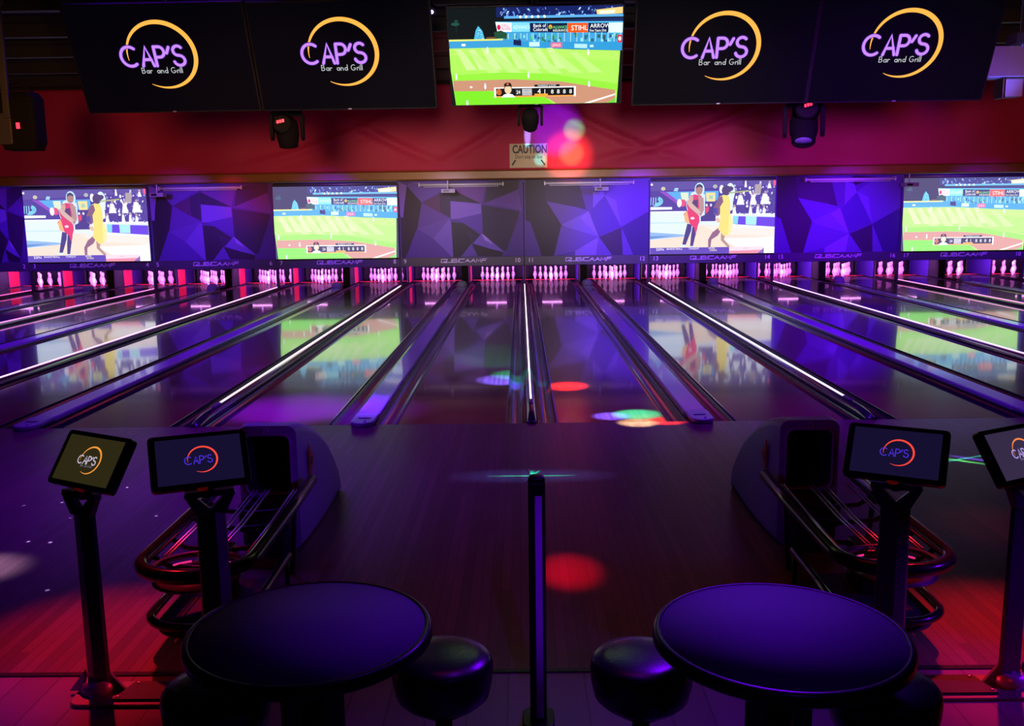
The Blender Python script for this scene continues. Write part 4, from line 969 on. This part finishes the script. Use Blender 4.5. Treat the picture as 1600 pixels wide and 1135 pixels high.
# ------------------------------------------------------------------ scoring consoles
def console(xs, mons, label):
    y0 = -5.175
    cx = sum(xs)/2
    t = thing('scoring_console', label, 'console', (cx, y0, 0), group='scoring consoles')
    d = (xs[1]-xs[0])/2
    b = MB(); b.prism([(p[0], p[1]) for p in rrect(2*d+.17, .20, .05, 5, 0, -.03)], 0.004, .018, 'z'); b.build('base_plate', mat('base_metal', (.16, .15, .17), .4, metal=.7), t, .003)
    b = MB(); b.prism([(-.17, -.105), (.17, -.105), (.13, .05), (-.13, .05)], .018, .03, 'z'); b.mi = 1
    for bx_, by_ in ((-.15, -.09), (.15, -.09), (.11, .03), (-.11, .03)): b.cyl((bx_, by_, .03), (bx_, by_, .036), .006, 8)
    b.build('cover_plate', [mat('plate_black', (.02, .018, .022), .35), CHROME], t, .002)
    for i, (x, (c, yaw, tilt, w_, h_, kd)) in enumerate(zip(xs, mons)):
        sg = -1 if i == 0 else 1
        lx = x-cx
        b = MB()   # post: bent blade profile, turned with its screen
        Rz = Matrix.Translation((lx, 0, 0)) @ Matrix.Rotation(yaw*.9, 4, 'Z')
        prof = [(-.066, .012), (-.060, -.004), (.016, -.034), (.060, -.002), (.066, .014), (0, .024)]
        ztop = .828
        b.loft([[(p[0]*k, p[1]*k, z_) for p in prof] for z_, k in ((.018, 1.0), (.5, .96), (ztop, .92))], smooth=False, M=Rz)
        b.build('post', mat('post_paint', (.09, .085, .1), .32, metal=.3), t, .002)
        b = MB()   # triangular foot gussets
        for q in (-1, 1):
            b.prism([(q*.05, .018), (q*.125, .018), (q*.05, .115)], -.012, .004, 'y', M=Matrix.Translation((lx, 0, 0)))
        b.prism([(-.012, .018), (-.075, .018), (-.012, .10)], -.01, .01, 'x', M=Matrix.Translation((lx, 0, 0)))
        b.lathe([(.07, 0), (.075, .02), (.06, .05), (.05, .055)], 18, (lx, 0, .018)); b.build('foot', mat('foot_paint', (.28, .27, .3), .35, metal=.4), t, .002)
        # fork: two arms and a bar around a triangular opening
        Mp = pose(c, yaw, tilt); low = Mp @ Vector((0, .03, -h_/2+.02)); base = Vector((x, y0, 0))
        rt = Vector((math.cos(yaw), math.sin(yaw), 0)); bl = Vector((cx, y0, 0))
        b = MB()
        b = MB(); FM = Matrix.Translation((lx, 0, 0)) @ Matrix.Rotation(yaw*.9, 4, 'Z')
        zt = .906
        b.prism([(-.060, ztop-.01), (-.105, zt), (-.082, zt+.012), (-.052, zt-.012), (.0, ztop+.012), (.0, ztop-.01)], -.018, .014, 'y', M=FM)
        b.prism([(.060, ztop-.01), (.105, zt), (.082, zt+.012), (.052, zt-.012), (.0, ztop+.012), (.0, ztop-.01)], -.018, .014, 'y', M=FM)
        b.prism([(-.10, zt-.010), (.10, zt-.010), (.10, zt+.016), (-.10, zt+.016)], -.018, .02, 'y', M=FM)
        b.build('fork', mat('post_paint', (.1, .1, .12), .35), t, .002)
        b = MB(); pa = Vector((x, y0, zt))-bl; pb = low-bl; pc = (Mp @ Vector((0, .05, 0)))-bl
        b.tube([pa, pb+(pc-pb)*.2, pc], .03, 8); b.build('monitor_neck', BLACK, t)
        # monitor
        M2 = Matrix.Translation(-bl) @ Mp
        mo = None
        b = MB(); b.loft([[(p[0]*k, y_, p[1]*k) for p in rrect(w_, h_, .018)] for y_, k in ((-.012, .985), (-.008, 1), (.022, 1), (.034, .86))], smooth=False, M=M2)
        mo = b.build('monitor', BLACK, t, .002)
        sw, sh = w_*.86, h_*.83
        A = Art(step=.00015); A.k = 8
        bg, ring, let, sub, on = kd
        A.rect(-sw/2, -sh/2, sw/2, sh/2, bg)
        caps_logo(A, sw*.03, 0, sh*.115*(1.25 if on else 1.2), ring, let, sub, None, .8 if not on else 1.0, subtext=on)
        me = A.build('picture', ART_L, mo); me.matrix_local = M2 @ Matrix.Translation((0, -.0125, 0))
        b = MB(); b.cyl((0, -.005, -h_/2-.006), (0, .012, -h_/2-.004), .016, 12, M=M2 @ Matrix.Diagonal((1.4, 1, .5, 1)) @ Matrix.Translation((0, 0, -h_/2*1.0)))
        b.build('scanner', mat('scanner_red', (.4, .01, .01), .3, emit=(1, .02, .02), estr=.04), t)
    return t
OL = ('2c2814', 'f59a3e', 'c8bcd0', '7c7890', True)
BLS = ('151030', 'ff4a3c', '4a30d8', '4a30d8', False)
GR = ('362c48', 'f88a4a', 'b8a0e8', '9080b8', True)
console((-1.965, -1.418), (((-1.905, -5.19, 1.056), -.505, .59, .402, .242, OL), ((-1.446, -5.19, 1.054), .40, .60, .398, .242, BLS)), 'twin-post scoring console with tilted monitors by the left ball return')
console((1.479, 2.016), (((1.464, -5.19, 1.052), -.50, .60, .398, .242, BLS), ((1.976, -5.19, 1.047), .50, .59, .402, .242, GR)), 'twin-post scoring console with tilted monitors by the right ball return')

# ------------------------------------------------------------------ middle post
t = thing('partition_post', 'slim black upright post with a violet-lit strip between the tables', 'post', (-.037, -5.43, 0))
b = MB(); b.prism([(-.034, .02), (-.034, -.02), (-.024, -.03), (.024, -.03), (.034, -.02), (.034, .02)], 0.004, 1.02, 'z'); b.loft([[(p[0]*k, p[1]*k-.005, z_) for p in rrect(.068, .05, .015)] for z_, k in ((1.02, 1), (1.035, .98), (1.045, .8), (1.05, .4))]); b.build('post', BLACK, t, .003)
b = MB(); b.box((.006, -.033, .50), (.028, .008, .94)); b.build('face_strip', mat('strip_plastic', (.6, .58, .65), .5), t, .003)
b = MB(); b.prism(rrect(.13, .15, .03), 0, .02, 'z'); b.build('foot_plate', BLACK, t, .004)

# ------------------------------------------------------------------ tables and stools
def table(loc, label, r=.398):
    t = thing('round_table', label, 'table', loc, 0, 'round tables')
    b = MB(); b.lathe([(0, .728), (r-.022, .728), (r-.018, .740), (0, .7405)], 96); b.build('tabletop', TABTOP, t)
    b = MB(); pr = [(r-.03, .70), (r-.006, .698), (r+.002, .706), (r-.002, .716), (r+.002, .726), (r-.004, .738), (r-.016, .7435), (r-.022, .741), (r-.022, .728), (r-.03, .72)]
    b.lathe(pr, 96); b.build('edge_band', RUBBER, t)
    b = MB(); b.lathe([(0, .70), (.30, .70), (.30, .725), (0, .728)], 48); b.cyl((0, 0, .03), (0, 0, .70), .048, 24); b.build('column', DMETAL, t)
    b = MB()
    for k in range(4):
        a = PI/4+k*PI/2; b.box((.09*math.cos(a), .09*math.sin(a), .36), (.04, .04, .68), rot=Matrix.Rotation(a, 4, 'Z'))
    b.build('legs', DMETAL, t, .004)
    b = MB(); b.lathe([(0, 0), (.175, 0), (.175, .012), (.14, .028), (.06, .035), (0, .035)], 48); b.build('base', DMETAL, t)
    return t
table((-.792, -6.127, 0), 'round table with dark violet top left of the middle post')
table((.726, -6.183, 0), 'round table with bright violet-lit top right of the middle post', .402)
stool0 = None
def stool(loc, label, rz=0):
    global stool0
    if stool0 is None:
        t = thing('bar_stool', label, 'stool', loc, rz, 'stools')
        b = MB(); b.lathe([(0, .350), (.10, .354), (.14, .365), (.165, .39), (.176, .44), (.180, .49), (.176, .512), (.162, .528), (.12, .539), (.06, .544), (0, .545)], 48); b.build('seat', VINYL, t)
        b = MB(); b.cyl((0, 0, .02), (0, 0, .33), .03, 20); b.lathe([(.03, .29), (.06, .31), (.09, .33)], 20); b.build('pole', DMETAL, t)
        b = MB(); b.lathe([(0, 0), (.15, 0), (.15, .01), (.12, .02), (.04, .03), (0, .03)], 32); b.build('base', DMETAL, t)
        stool0 = t; return t
    r_ = stool0.copy(); COL.objects.link(r_); r_.location = loc; r_.rotation_euler.z = rz; r_['label'] = label
    for ch in stool0.children:
        c = ch.copy(); COL.objects.link(c); c.parent = r_
    return r_
stool((-.382, -5.905, 0), 'round black vinyl stool at the side of the left table nearest the post')
stool((.318, -5.925, 0), 'round black vinyl stool at the side of the right table nearest the post')
stool((-1.12, -6.10, 0), 'black vinyl stool mostly hidden below the left table')
stool((1.09, -6.12, 0), 'black vinyl stool mostly hidden below the right table')
